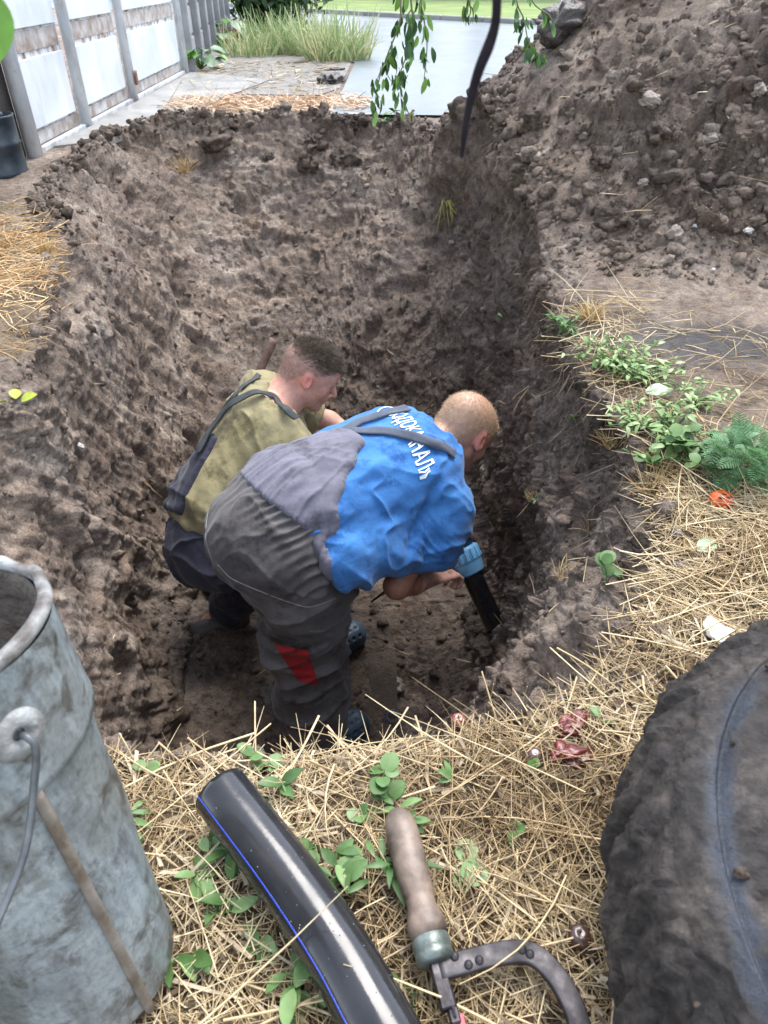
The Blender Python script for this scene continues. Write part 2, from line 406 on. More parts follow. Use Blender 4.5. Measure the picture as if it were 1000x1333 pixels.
# ------------------------------------------------------------------ spoil heap
nx,ny = 330,400
gx = np.linspace(.25,4.6,nx); gy = np.linspace(1.95,8.3,ny); GX,GY = np.meshgrid(gx,gy)
H = heap_h(GX,GY); Q = np.stack([GX,GY,H],-1).astype(np.float32)
gn = np.stack([-np.gradient(H,gx,axis=1),-np.gradient(H,gy,axis=0),np.ones_like(H)],-1); gn/=np.linalg.norm(gn,axis=-1)[...,None]
am = sstep(.03,.16,H)
w1 = worley(Q*np.float32(7.5)+fbm(Q*4,2,3)[...,None]*.5,201); w2=worley(Q*np.float32(19),202); w3=worley(Q*np.float32(42),203)
dd = fbm(Q*2.5,3,204)*.09 + sstep(-.1,.4,fbm(Q*1.9,2,207))*(.55-w1)*.12 + (.5-w2)*.034*sstep(-.4,.3,fbm(Q*3,2,208)) + (.5-w3)*.018 + fbm(Q*16,4,206)*.022 + facets(Q*np.float32(6)+fbm(Q*5,2,211)[...,None]*.3,212)*.05 + facets(Q*np.float32(15),213)*.022
Q += gn*(dd*am)[...,None]; Q[...,2] += .012*am - (1-am)*.06
# drop the part that would hang over the pit
from mathutils.geometry import interpolate_bezier
def inside_rim(x,y,poly):
    x=np.asarray(x,float); y=np.asarray(y,float); c=np.zeros(x.shape,bool); n=len(poly)
    xs,ys=poly[:,0],poly[:,1]
    for i in range(n):
        j=i-1
        cond=((ys[i]>y)!=(ys[j]>y)) & (x<(xs[j]-xs[i])*(y-ys[i])/(ys[j]-ys[i]+1e-12)+xs[i]); c^=cond
    return c
RIMPOLY = cRi[::10]
_rx,_ry = np.meshgrid(np.arange(-4,5,.01),np.arange(-1,9,.01)); _rm = inside_rim(_rx,_ry,RIMPOLY)
def in_pit(x,y):
    i=int((y+1)*100); j=int((x+4)*100)
    return 0<=i<_rm.shape[0] and 0<=j<_rm.shape[1] and bool(_rm[i,j])
keep = ~inside_rim(GX-.02,GY,RIMPOLY)
rp = cRi[::6]; dr_ = np.full(GX.shape,9.,np.float32)
for q in rp:
    if q[0]>.1: dr_ = np.minimum(dr_, np.hypot(GX-q[0],GY-q[1]))
Q[...,2] -= .10*(1-sstep(.03,.22,dr_))
edge = np.zeros_like(keep)
id2 = np.arange(nx*ny).reshape(ny,nx); f4 = np.stack([id2[:-1,:-1],id2[:-1,1:],id2[1:,1:],id2[1:,:-1]],-1).reshape(-1,4)
kk = keep.ravel(); hz=(H>.022).ravel(); f4 = f4[kk[f4].all(1) & hz[f4].any(1)]
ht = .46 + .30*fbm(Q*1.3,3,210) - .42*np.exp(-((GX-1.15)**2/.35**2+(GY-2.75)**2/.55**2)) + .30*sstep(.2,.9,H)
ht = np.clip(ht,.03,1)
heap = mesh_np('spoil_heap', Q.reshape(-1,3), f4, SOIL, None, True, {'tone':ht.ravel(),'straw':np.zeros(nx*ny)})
tag(heap,'high heap of dug-out soil piled along the right edge of the pit', kind='structure')
HEAPV, HEAPF = Q.reshape(-1,3), f4
allV = np.concatenate([P.reshape(-1,3),HEAPV]); allF = np.concatenate([F_all, HEAPF+NR*NC])
BVH = BVHTree.FromPolygons([tuple(v) for v in allV.tolist()], allF.tolist())
def hit(px,py):
    h = BVH.ray_cast(Vector(CAM), Vector(cray(px,py)))
    return np.array(h[0]), np.array(h[1]) * (1 if h[1].z>-.2 else -1)
def down(x,y,z=3.0):
    h = BVH.ray_cast(Vector((x,y,z)), Vector((0,0,-1)))
    return (np.array(h[0]), np.array(h[1])) if h[0] is not None else (np.array([x,y,0.]), np.array([0,0,1.]))

# ------------------------------------------------------------------ loose clods: crumbs of soil as one mass, bigger lumps as things
def ico(sub=1):
    t=(1+5**.5)/2
    V=[(-1,t,0),(1,t,0),(-1,-t,0),(1,-t,0),(0,-1,t),(0,1,t),(0,-1,-t),(0,1,-t),(t,0,-1),(t,0,1),(-t,0,-1),(-t,0,1)]
    F=[(0,11,5),(0,5,1),(0,1,7),(0,7,10),(0,10,11),(1,5,9),(5,11,4),(11,10,2),(10,7,6),(7,1,8),(3,9,4),(3,4,2),(3,2,6),(3,6,8),(3,8,9),(4,9,5),(2,4,11),(6,2,10),(8,6,7),(9,8,1)]
    V=[np.array(v)/np.linalg.norm(v) for v in V]
    for _ in range(sub):
        c={}; G=[]
        def mid(a,b):
            k=(min(a,b),max(a,b))
            if k not in c: q=V[a]+V[b]; V.append(q/np.linalg.norm(q)); c[k]=len(V)-1
            return c[k]
        for a,b,d in F:
            x,y,z=mid(a,b),mid(b,d),mid(d,a); G+=[(a,x,z),(b,y,x),(d,z,y),(x,y,z)]
        F=G
    return np.array(V),np.array(F)
IV1,IF1 = ico(1); IV0,IF0 = ico(0); IV2,IF2 = ico(2)
def rock_variants(n, IV, amp, seed):
    out=[]
    for k in range(n):
        d = 1+amp*vnoise(IV*1.6+k*9.1,seed)+amp*.5*vnoise(IV*3.9+k*5.3,seed+1)+.45*facets(IV*1.7+k*3.3,seed+2)
        out.append(IV*d[:,None]*np.array([1,RNG.uniform(.7,1),RNG.uniform(.55,.8)]))
    return out
def rotmats(n):
    q=RNG.normal(size=(n,4)); q/=np.linalg.norm(q,axis=1)[:,None]; w_,x,y,z=q.T
    return np.stack([np.stack([1-2*(y*y+z*z),2*(x*y-z*w_),2*(x*z+y*w_)],-1),np.stack([2*(x*y+z*w_),1-2*(x*x+z*z),2*(y*z-x*w_)],-1),np.stack([2*(x*z-y*w_),2*(y*z+x*w_),1-2*(x*x+y*y)],-1)],1)
def scatter(name, pts, sizes, IV, IF, amp, seed, mat, tonev):
    var = rock_variants(12, IV, amp, seed); n=len(pts); M=rotmats(n); VV=[]; 
    pick = RNG.integers(0,12,n); base=np.stack(var)[pick]*sizes[:,None,None]
    Vv = np.einsum('nij,nkj->nki',M,base); Vv[...,2]*=.85; Vv += pts[:,None,:]
    Ff = (IF[None]+ (np.arange(n)*len(IV))[:,None,None]).reshape(-1,3)
    t = np.repeat(tonev,len(IV))
    return mesh_np(name, Vv.reshape(-1,3), Ff, mat, None, True, {'tone':t,'straw':np.zeros(len(t))})
def sample_on(n, fn):
    pts=[]; 
    while len(pts)<n:
        x,y = fn(); p,nn = down(x,y); pts.append(p)
    return np.array(pts)
_hx,_hy=RNG.uniform(.45,3.4,60000),RNG.uniform(2.0,6.5,60000); _hh=heap_h(_hx,_hy); _hc=vnoise(np.stack([_hx*2.2,_hy*2.2,0*_hx],-1),9)*.5+.5
def heap_pt():
    while True:
        i_=random.randrange(60000); x=float(_hx[i_]); y=float(_hy[i_]); h=float(_hh[i_])
        if in_pit(x-.02,y): continue
        if h<.02: continue
        foot = math.exp(-(h-.12)**2/.18**2)
        cl = float(_hc[i_])
        if random.random() < .10+.75*foot*cl+.25*cl**2: return x,y
pt = sample_on(12000, heap_pt); sz = np.clip(.0048*np.exp(RNG.exponential(.52,len(pt))),.004,.034)
small = sz<.0095
tag(scatter('soil_crumbs', pt[small], sz[small], IV0, IF0, .28, 301, SOIL, np.clip(RNG.normal(.55,.22,small.sum()),0,1)), 'small crumbs of soil strewn over the spoil heap', kind='stuff')
tag(scatter('soil_clods', pt[~small]+np.array([0,0,.002]), sz[~small], IV1, IF1, .30, 305, SOIL, np.clip(RNG.normal(.55,.25,(~small).sum()),0,1)), 'loose clods of soil lying on the spoil heap', kind='stuff')
# crumbs on the pit walls, rims and floor
sel = np.argwhere((ri<n_pit+16)&(np.abs(nrm[...,2])>.35)); sel = sel[RNG.choice(len(sel), 11000, False)]
pw = P[sel[:,0],sel[:,1]]; tw = tone[sel[:,0],sel[:,1]]; k=(pw[:,1]>.75)
pw,tw = pw[k],tw[k]; szw=np.clip(.0035*np.exp(RNG.exponential(.6,len(pw))),.003,.028)
tag(scatter('pit_crumbs', pw, szw, IV0, IF0, .3, 311, SOIL, np.clip(tw+RNG.normal(0,.18,len(tw)),0,1)), 'crumbs of soil on the pit slopes and floor', kind='stuff')
rs = np.argwhere((np.abs(ri-n_pit)<9)&(Y>3.0)); rs = rs[RNG.choice(len(rs), 900, False)]
pw = P[rs[:,0],rs[:,1]]; szw=np.clip(.0065*np.exp(RNG.exponential(.62,len(pw))),.005,.042)
tag(scatter('rim_clods', pw+np.array([0,0,.003])+RNG.normal(0,.02,(len(pw),3))*np.array([1,1,.2]), szw, IV1, IF1, .35, 315, SOIL, np.clip(RNG.normal(.35,.2,len(pw)),0,1)), 'dark clods heaped along the far rim of the pit', kind='stuff')
# ------------------------------------------------------------------ road, verge, slab
def poly_sheet(name, pts, z, mat, cut=24, thick=0.0):
    import bmesh
    bm = bmesh.new(); vs_ = [bm.verts.new((x,y,z)) for x,y in pts]; f = bm.faces.new(vs_)
    if f.normal.z<0: f.normal_flip()
    if thick:
        r_ = bmesh.ops.extrude_face_region(bm, geom=[f]); 
        bmesh.ops.translate(bm, verts=[v for v in r_['geom'] if isinstance(v,bmesh.types.BMVert)], vec=(0,0,thick))
    bmesh.ops.recalc_face_normals(bm, faces=bm.faces)
    me = bpy.data.meshes.new(name); bm.to_mesh(me); bm.free(); me.materials.append(mat)
    o = bpy.data.objects.new(name, me); C.objects.link(o); return o
def asphalt():
    m,nt,bs = new_mat('wet_asphalt')
    c = ramp(nt, noise_f(nt, .9, 5, .6), [(.3,(.085,.105,.118)),(.7,(.135,.155,.168))])
    c = mix(nt, 1.0, c, ramp(nt, noise_f(nt, 90, 3), [(.4,(.8,.8,.8)),(.6,(1.15,1.15,1.15))]), 'MULTIPLY')
    nt.links.new(c, bs.inputs['Base Color'])
    r_ = ramp(nt, noise_f(nt, 1.3, 4, .6), [(.35,(.34,)*3),(.7,(.55,)*3)]); nt.links.new(r_, bs.inputs['Roughness'])
    bs.inputs['Specular IOR Level'].default_value = .5; bs.inputs['Coat Weight'].default_value=.25; bs.inputs['Coat Roughness'].default_value=.30
    bump(nt, bs, noise_f(nt, 60, 5), .12, .004); return m
ASPH = asphalt()
tag(poly_sheet('road', [(-.42,5.95),(-.36,7.4),(-.33,9.4),(-.75,11.5),(-1.9,16.8),(-4.5,20),(-26,33),(-22,40),(-6,25.5),(-1.9,20.3),(.4,18),(2.7,15.9),(9,11.5),(24,5),(24,3.5),(9,5.2),(4,5.6)], .012, ASPH), 'wide wet asphalt road', kind='structure')
GRAV = simple('wet_gravel_earth', (.115,.105,.092), (.20,.185,.165), 9, .7, bmp=.7, bscale=60, detail=8, bdist=.012)
tag(poly_sheet('verge', [(-2.0,7.05),(-.55,6.95),(-.40,7.4),(-.37,9.4),(-.8,11.5),(-1.95,16.8),(-4.6,20),(-9,18),(-2.6,13.6),(-2.2,9)], .006, GRAV), 'grey gravelly verge', kind='structure')
CONC = simple('damp_concrete', (.19,.185,.17), (.30,.29,.27), 3.2, .55, bmp=.45, bscale=35, r2=.3, detail=7)
tag(poly_sheet('concrete_apron', [(-2.0,4.75),(-1.72,4.95),(-1.66,5.45),(-1.50,5.75),(-1.42,6.1),(-1.32,6.9),(-1.25,7.1),(-1.1,7.9),(-1.98,8.5)], -.02, CONC, thick=.035), 'damp concrete apron in front of the metal gate', kind='structure')
GRS = simple('grass_ground', (.10,.16,.035), (.19,.24,.06), 1.2, .9, bmp=.5, bscale=20)
tag(poly_sheet('grass_verge', [(-22,40.3),(-6,25.8),(-1.9,20.6),(.4,18.3),(2.7,16.2),(9,11.8),(24,5.3),(60,10),(60,60),(-40,60)], .02, GRS), 'mown grass strip beyond the road', kind='structure')
KERB = simple('kerb_stone', (.20,.20,.19), (.30,.29,.27), 4, .6, bmp=.3)
mb = MB(); kp = [(-6,25.5),(-1.9,20.35),(.4,18.05),(2.7,15.95),(9,11.55)]
for (x0,y0),(x1,y1) in zip(kp,kp[1:]):
    L = math.hypot(x1-x0,y1-y0); ux,uy=(x1-x0)/L,(y1-y0)/L
    n_=int(L); 
    for k in range(n_):
        t=(k+.5)/n_; mb.box((x0+(x1-x0)*t, y0+(y1-y0)*t,.045),(L/n_-.02,.14,.10),[[ux,-uy,0],[uy,ux,0],[0,0,1]],.015)
tag(mb.build('kerb', KERB, smooth=False), 'low kerb along the far side of the road', kind='structure')

# ------------------------------------------------------------------ grass blades / straw builder
def blades(name, roots, dirs_, length, width, droop, mat, seg=4, parent=None, tube=False, colv=None, bend=None):
    """curved blades: roots (n,3), dirs (n,3) unit, arrays length,width,droop"""
    n=len(roots); dirs_=dirs_/np.linalg.norm(dirs_,axis=1)[:,None]
    side=np.cross(dirs_,RNG.normal(size=(n,3))); side/=np.linalg.norm(side,axis=1)[:,None]+1e-9
    side2=np.cross(dirs_,side)
    if bend is None: bend=RNG.normal(0,.12,n)
    t=np.linspace(0,1,seg+1)
    rings=[]; k=3 if tube else 2
    for q in t:
        c=roots+dirs_*(length*q)[:,None]+side2*(bend*length*q*q)[:,None]; c[:,2]-=droop*length*q*q
        wq=(width*(1-.75*q**2.2))[:,None]*.5
        if tube:
            for a in range(3):
                an=2*math.pi*a/3; rings.append(c+(side*math.cos(an)+side2*math.sin(an))*wq)
        else: rings += [c-side*wq, c+side*wq]
    V=np.stack(rings,1); m=V.shape[1]
    f=[]
    for s_ in range(seg):
        b=s_*k
        if tube:
            for a in range(3): f.append((b+a,b+(a+1)%3,b+k+(a+1)%3,b+k+a))
        else: f.append((b,b+1,b+3,b+2))
    F=(np.array(f)[None]+(np.arange(n)*m)[:,None,None]).reshape(-1,4)
    cols={'tone':np.repeat(RNG.random(n) if colv is None else colv,m)}
    return mesh_np(name,V.reshape(-1,3),F,mat,parent,True,cols)
def veg_mat(name, stops, rough=.55, trans=.0, spec=.4, sub=None):
    m,nt,bs=new_mat(name)
    oi=N(nt,'ShaderNodeObjectInfo'); ma=N(nt,'ShaderNodeMath',operation='MULTIPLY_ADD'); nt.links.new(oi.outputs['Random'],ma.inputs[0]); ma.inputs[1].default_value=.5; nt.links.new(attr(nt,'tone').outputs['Fac'],ma.inputs[2])
    su=N(nt,'ShaderNodeMath',operation='SUBTRACT'); nt.links.new(ma.outputs[0],su.inputs[0]); su.inputs[1].default_value=.25 if trans else 0.0
    if not trans: ma.inputs[1].default_value=0.0
    c=ramp(nt, su.outputs[0], stops)
    c=mix(nt,1.0,c,ramp(nt,noise_f(nt,45,3),[(.35,(.8,.8,.8)),(.65,(1.12,1.12,1.12))]),'MULTIPLY')
    nt.links.new(c,bs.inputs['Base Color']); bs.inputs['Roughness'].default_value=rough; bs.inputs['Specular IOR Level'].default_value=spec
    if trans:
        tr=N(nt,'ShaderNodeBsdfTranslucent'); nt.links.new(c,tr.inputs[0]); ms=N(nt,'ShaderNodeMixShader'); ms.inputs[0].default_value=trans
        nt.links.new(bs.outputs[0],ms.inputs[1]); nt.links.new(tr.outputs[0],ms.inputs[2]); nt.links.new(ms.outputs[0],nt.nodes['Material Output'].inputs[0])
    return m
STRAW = veg_mat('straw',[(0,(.20,.125,.055)),(.3,(.38,.27,.135)),(.7,(.55,.42,.235)),(1,(.70,.58,.37))],.5)
STRAWG = veg_mat('golden_straw',[(0,(.34,.19,.07)),(.5,(.55,.36,.17)),(1,(.68,.50,.29))],.55)
GREEN = veg_mat('weed_green',[(0,(.06,.13,.035)),(.5,(.125,.235,.07)),(1,(.25,.38,.15))],.42,.3)
PALEG = veg_mat('pale_reed_green',[(0,(.16,.24,.09)),(.5,(.30,.40,.17)),(.85,(.45,.52,.28)),(1,(.62,.58,.34))],.5,.25)
DARKG = veg_mat('shrub_green',[(0,(.020,.050,.016)),(.5,(.04,.09,.027)),(1,(.085,.16,.045))],.5,.2)

# reeds / iris clump at the road corner
def tuft(name,label,cat,c,rx,ry,n,l0,l1,wd,mat,lean=.35,group=None,tube=False,seg=4,rot=0):
    a=RNG.random(n)*6.283; r_=np.sqrt(RNG.random(n)); x=r_*np.cos(a)*rx; y=r_*np.sin(a)*ry
    x,y=x*math.cos(rot)-y*math.sin(rot),x*math.sin(rot)+y*math.cos(rot)
    roots=np.stack([x,y,np.zeros(n)-.01],1)
    out=np.stack([x/(rx+.01),y/(ry+.01),np.zeros(n)],1)
    d=np.stack([RNG.normal(0,lean,n),RNG.normal(0,lean,n),np.ones(n)],1)+out*lean
    o=blades(name,roots,d,RNG.uniform(l0,l1,n),RNG.uniform(.6,1.3,n)*wd,RNG.uniform(0,.45,n),mat,seg,tube=tube)
    o.location=c; return tag(o,label,cat,group)
g='clumps of reed grass on the verge by the road'
p0=at(418,74,10.2); 
for i,(px,py,Y,rx,n,l1) in enumerate([(440,74,9.9,.38,420,.62),(400,66,10.6,.42,420,.62),(362,60,11.3,.45,420,.55),(330,72,10.4,.35,220,.38)]):
    p=at(px,py,Y); tuft('reed_clump',['pale green reed clump at the edge of the road','tall reed clump in the middle of the verge row','reed clump next to the dry brown grass mound','low reed clump nearest the fence'][i],'reed clump',(p[0],p[1],.0),rx,.35,n,.25,l1,.018,PALEG,.28,g)
tuft('dry_grass_mound','mound of dry brown grass at the foot of the shrub','grass mound',(at(312,48,12.6)[0],12.6,0),.55,.4,900,.12,.35,.012,veg_mat('dry_brown',[(0,(.14,.075,.035)),(1,(.34,.20,.10))]),.8)

# ------------------------------------------------------------------ leaf clouds (shrubs and tree crowns)
def leaf_cloud(name,c,rad,n,size,mat,parent=None,clump=9,seed=1,flat=.0):
    c=np.array(c,float); rad=np.array(rad,float)
    cc=RNG.normal(size=(clump,3)); cc/=np.linalg.norm(cc,axis=1)[:,None]; cc*=RNG.uniform(.35,.8,clump)[:,None]
    cr=RNG.uniform(.28,.5,clump); pick=RNG.integers(0,clump,n)
    d=RNG.normal(size=(n,3)); d/=np.linalg.norm(d,axis=1)[:,None]; d*=(RNG.random(n)**.4)[:,None]
    p=(cc[pick]+d*cr[pick][:,None])*rad+c
    a=RNG.normal(size=(n,3)); a/=np.linalg.norm(a,axis=1)[:,None]; b=np.cross(a,RNG.normal(size=(n,3))); b/=np.linalg.norm(b,axis=1)[:,None]
    s=(RNG.uniform(.6,1.3,n)*size)[:,None]
    V=np.stack([p-a*s,p+b*s*.45,p+a*s,p-b*s*.45],1).reshape(-1,3)
    F=np.arange(n*4).reshape(-1,4)
    t=np.repeat(np.clip(.5+.35*RNG.normal(size=clump)[pick]+.2*RNG.normal(size=n),0,1),4)
    return mesh_np(name,V,F,mat,parent,False,{'tone':t})
BARK = simple('bark',(.10,.08,.06),(.05,.04,.03),8,.9,bmp=.8,bscale=30)
def tree(c,h,rad,label,cat='tree',group=None,n=2600,trunk_r=.16,base=2.2,size=.16,mat=None,name='tree'):
    t=empty(name,c); tag(t,label,cat,group)
    pts=[(0,0,-.1),(.03,.02,h*.25),(-.05,.04,h*.5),(.02,0,h*.75)]
    mb=MB(); mb.tube(pts,[trunk_r*1.3,trunk_r,trunk_r*.7,trunk_r*.35],10)
    for k in range(6):
        a=k*1.1+h; z=h*(.35+.07*k); mb.tube([(0,0,z),(math.cos(a)*rad*.35,math.sin(a)*rad*.35,z+.5),(math.cos(a)*rad*.7,math.sin(a)*rad*.7,z+.9)],[trunk_r*.4,trunk_r*.25,.02],6)
    mb.build('trunk',BARK,t)
    leaf_cloud('crown',(0,0,base+(h-base)/2),(rad,rad,(h-base)/2+.3),n,size,mat or DARKG,t,14)
    return t
xs=[(-9,34,'between the shrub and the reeds'),(-5.5,31,'left end of the row'),(-3.3,29,'second'),(-.6,28.5,''),(1.5,27.5,''),(3.3,26,''),(5.4,25.2,''),(7.8,23.5,''),(11,22.5,''),(-13,36,'')]
lb=['thin tree far beyond the road, farthest to the left','dark tree beyond the road behind the shrub','tree with a bare trunk beyond the road above the reeds','tree beyond the road left of the hanging branch','tree beyond the road right behind the leafy hanging branch','tree beyond the road just left of the dark hanging twig','tree beyond the road just right of the dark hanging twig','tree beyond the road above the top of the soil heap','tree beyond the road hidden by the soil heap','tree at the far end of the row beyond the road']
for i,(x,y,_) in enumerate(xs):
    tree((x,y+3,0),5.4+i%3*.5,1.7,lb[i],group='row of trees beyond the road',n=1500,trunk_r=.17+.03*(i%3),base=2.1,size=.2)
# undergrowth behind the trees as one mass
n=7000; V=[]; 
hx=RNG.uniform(-24,26,n); hy=38-.35*hx*(hx>0)*.5+RNG.uniform(-1.2,1.2,n)-.0; hz=RNG.random(n)**1.2*2.0
pp=np.stack([hx,hy,hz],1); a=RNG.normal(size=(n,3)); b=RNG.normal(size=(n,3)); s=RNG.uniform(.18,.4,n)[:,None]
a/=np.linalg.norm(a,axis=1)[:,None]; b/=np.linalg.norm(b,axis=1)[:,None]
V=np.stack([pp-a*s,pp+b*s*.5,pp+a*s,pp-b*s*.5],1).reshape(-1,3)
tag(mesh_np('undergrowth',V,np.arange(n*4).reshape(-1,4),DARKG,None,False,{'tone':np.repeat(RNG.random(n)*.8,4)}),'dense undergrowth behind the row of trees',kind='stuff')
# shrub at the end of the fence
s_=empty('shrub',(-2.05,14.9,0)); tag(s_,'large dark green leafy shrub at the far end of the fence','shrub')
mb=MB()
for k in range(7):
    a=k*.9; mb.tube([(0,0,-.05),(math.cos(a)*.3,math.sin(a)*.3,.7),(math.cos(a)*.9,math.sin(a)*.7,1.6)],[.05,.04,.015],6)
mb.build('stem',BARK,s_); leaf_cloud('foliage',(0,0,1.25),(1.25,1.1,1.45),7000,.10,DARKG,s_,22)
s_=empty('shrub',(-1.75,17.6,0)); tag(s_,'smaller shrub beside the reeds reaching over the road edge','shrub')
mb=MB(); mb.tube([(0,0,-.05),(.1,0,.6),(.1,.1,1.3)],[.05,.04,.015],6); mb.build('stem',BARK,s_); leaf_cloud('foliage',(0,0,1.3),(.75,.7,1.1),2600,.09,DARKG,s_,10)

# ------------------------------------------------------------------ metal gate (left) and concrete fence beyond
def rust_paint():
    m,nt,bs=new_mat('white_gate_paint')
    base=ramp(nt,noise_f(nt,2.5,4),[(.35,(.50,.54,.57)),(.65,(.64,.67,.69))])
    tc=N(nt,'ShaderNodeTexCoord'); mp=N(nt,'ShaderNodeMapping'); mp.inputs['Scale'].default_value=(5,5,1.8); nt.links.new(tc.outputs['Object'],mp.inputs[0])
    streak=noise_f(nt,2.2,6,.7,mp.outputs[0]); rm=ramp(nt,streak,[(.46,(0,0,0)),(.66,(.8,.8,.8))])
    sp=ramp(nt,noise_f(nt,22,4,.6),[(.68,(0,0,0)),(.74,(1,1,1))])
    mx=N(nt,'ShaderNodeMath',operation='MAXIMUM'); nt.links.new(rm,mx.inputs[0]); nt.links.new(sp,mx.inputs[1])
    mu=N(nt,'ShaderNodeMath',operation='MULTIPLY'); nt.links.new(mx.outputs[0],mu.inputs[0]); nt.links.new(attr(nt,'tone').outputs['Fac'],mu.inputs[1])
    col=mix(nt,mu.outputs[0],base,(.16,.060,.026)); nt.links.new(col,bs.inputs['Base Color'])
    bs.inputs['Roughness'].default_value=.42; bump(nt,bs,noise_f(nt,7,3),.12,.01); return m
GATEM=rust_paint()
def with_tone(o,v):
    me=o.data; a=me.attributes.new('tone','FLOAT','POINT'); a.data.foreach_set('value',np.full(len(me.vertices),v,np.float32)); return o
G0=np.array([-2.05,4.52]); G1=np.array([-2.07,8.55]); gl=np.linalg.norm(G1-G0); gu=(G1-G0)/gl
RSTR=simple('rusty_recess',(.22,.165,.13),(.46,.45,.44),9,.8,bmp=.4,detail=8)
gate=empty('metal_gate',(G0[0],G0[1],0),math.atan2(gu[1],gu[0])); tag(gate,'white painted sheet metal gate with rusty seams and tubular posts','gate')
def gbox(name,x0,x1,y0,y1,z0,z1,t,bev=.002,mat=None):
    mb=MB(); mb.box(((x0+x1)/2,(y0+y1)/2,(z0+z1)/2),(abs(x1-x0),abs(y1-y0),abs(z1-z0)),None,bev); return with_tone(mb.build(name,mat or GATEM,gate,False),t)
posts=[.0,.93,2.1,gl]
HT=2.1
for i in range(3):
    a,b=posts[i]+.05,posts[i+1]-.05
    gbox('backing_sheet',a,b,.012,.018,.03,HT,1.6)
    gbox('lower_sheet',a+.07,b-.04,-.010,.010,.115,.455,.16)
    gbox('upper_sheet',a+.05,b-.04,-.010,.010,.60,HT-.06,.13)
    gbox('seam_strip',a+.03,b-.03,.004,.011,.485,.585,1.5,.002,RSTR)
    gbox('bottom_strip',a,b,.004,.011,.03,.10,2.2,.002,RSTR)
for i,x in enumerate(posts):
    mb=MB(); mb.tube([(x,-.03,-.05),(x,-.03,HT+.1)],.036 if i else .045,12); with_tone(mb.build('post',GATEM,gate),.5)
    if i in (1,2): 
        mb=MB(); mb.tube([(x+.10,-.012,.03),(x+.10,-.012,HT)],.018,8); with_tone(mb.build('frame_tube',GATEM,gate),.6)
gbox('bottom_rail',.05,gl-.05,-.035,-.004,-.012,.028,.7)
gbox('top_rail',.05,gl-.05,-.03,.0,HT,HT+.04,.4)
mb=MB(); mb.box((.93+1.17-.0,-.075,.17),(.05,.02,.10),None,.004); with_tone(mb.build('hinge',GATEM,gate,False),3)
# concrete fence
FC=simple('fence_concrete',(.22,.22,.225),(.31,.31,.315),5,.75,bmp=.5,bscale=30)
F0=np.array([-2.07,8.75]); F1=np.array([-2.62,14.2]); fl_=np.linalg.norm(F1-F0); fu=(F1-F0)/fl_
fence=empty('concrete_fence',(F0[0],F0[1],0),math.atan2(fu[1],fu[0])); tag(fence,'grey concrete slab fence with narrow posts beyond the white gate','fence')
nb=6
pm=None
for i in range(nb+1):
    x=fl_*i/nb
    if pm is None: mb=MB(); mb.box((0,0,.95),(.09,.12,2.0),None,.012); pm=mb.build('post',FC,fence,False); pm.location=(x,-.03,0)
    else: inst(pm,'post',fence,(x,-.03,0))
sm=None
for i in range(nb):
    for k in range(7):
        if sm is None: mb=MB(); mb.box((0,0,0),(fl_/nb-.094,.045,.262),None,.016); sm=mb.build('slab',FC,fence,False)
        o=sm if i==0 and k==0 else inst(sm,'slab',fence); o.location=(fl_*(i+.5)/nb,.006*((i*3+k)%3),.13+k*.272)
# dark end post of the fence
mb=MB(); mb.box((0,0,1.0),(.12,.14,2.1),None,.01); o=mb.build('end_post',simple('tar',(.02,.02,.022)),None,False); o.location=(-2.68,14.5,0); tag(o,'dark post closing the far end of the concrete fence','post')

# dark corner behind the near end of the gate: shed wall and blue drum on a rack
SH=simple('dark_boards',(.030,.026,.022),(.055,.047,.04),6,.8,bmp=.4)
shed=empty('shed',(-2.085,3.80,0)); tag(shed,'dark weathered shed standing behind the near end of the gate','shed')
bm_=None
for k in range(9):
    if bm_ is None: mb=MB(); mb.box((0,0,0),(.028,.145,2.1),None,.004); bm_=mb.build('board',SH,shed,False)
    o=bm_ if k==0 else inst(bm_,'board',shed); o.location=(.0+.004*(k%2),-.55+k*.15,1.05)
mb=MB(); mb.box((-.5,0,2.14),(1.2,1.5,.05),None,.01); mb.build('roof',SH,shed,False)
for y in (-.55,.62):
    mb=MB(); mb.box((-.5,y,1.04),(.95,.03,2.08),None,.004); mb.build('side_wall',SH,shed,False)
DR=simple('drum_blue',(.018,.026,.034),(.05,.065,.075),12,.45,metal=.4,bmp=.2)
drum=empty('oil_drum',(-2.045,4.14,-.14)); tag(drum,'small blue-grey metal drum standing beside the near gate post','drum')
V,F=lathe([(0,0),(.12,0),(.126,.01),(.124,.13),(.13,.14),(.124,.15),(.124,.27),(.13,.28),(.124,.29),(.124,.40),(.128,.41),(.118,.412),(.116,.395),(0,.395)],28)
mesh_np('barrel',V,F,DR,drum); mb=MB(); mb.tube([(.05,.02,.39),(.05,.02,.42)],.022,12); mb.build('bung',DR,drum)
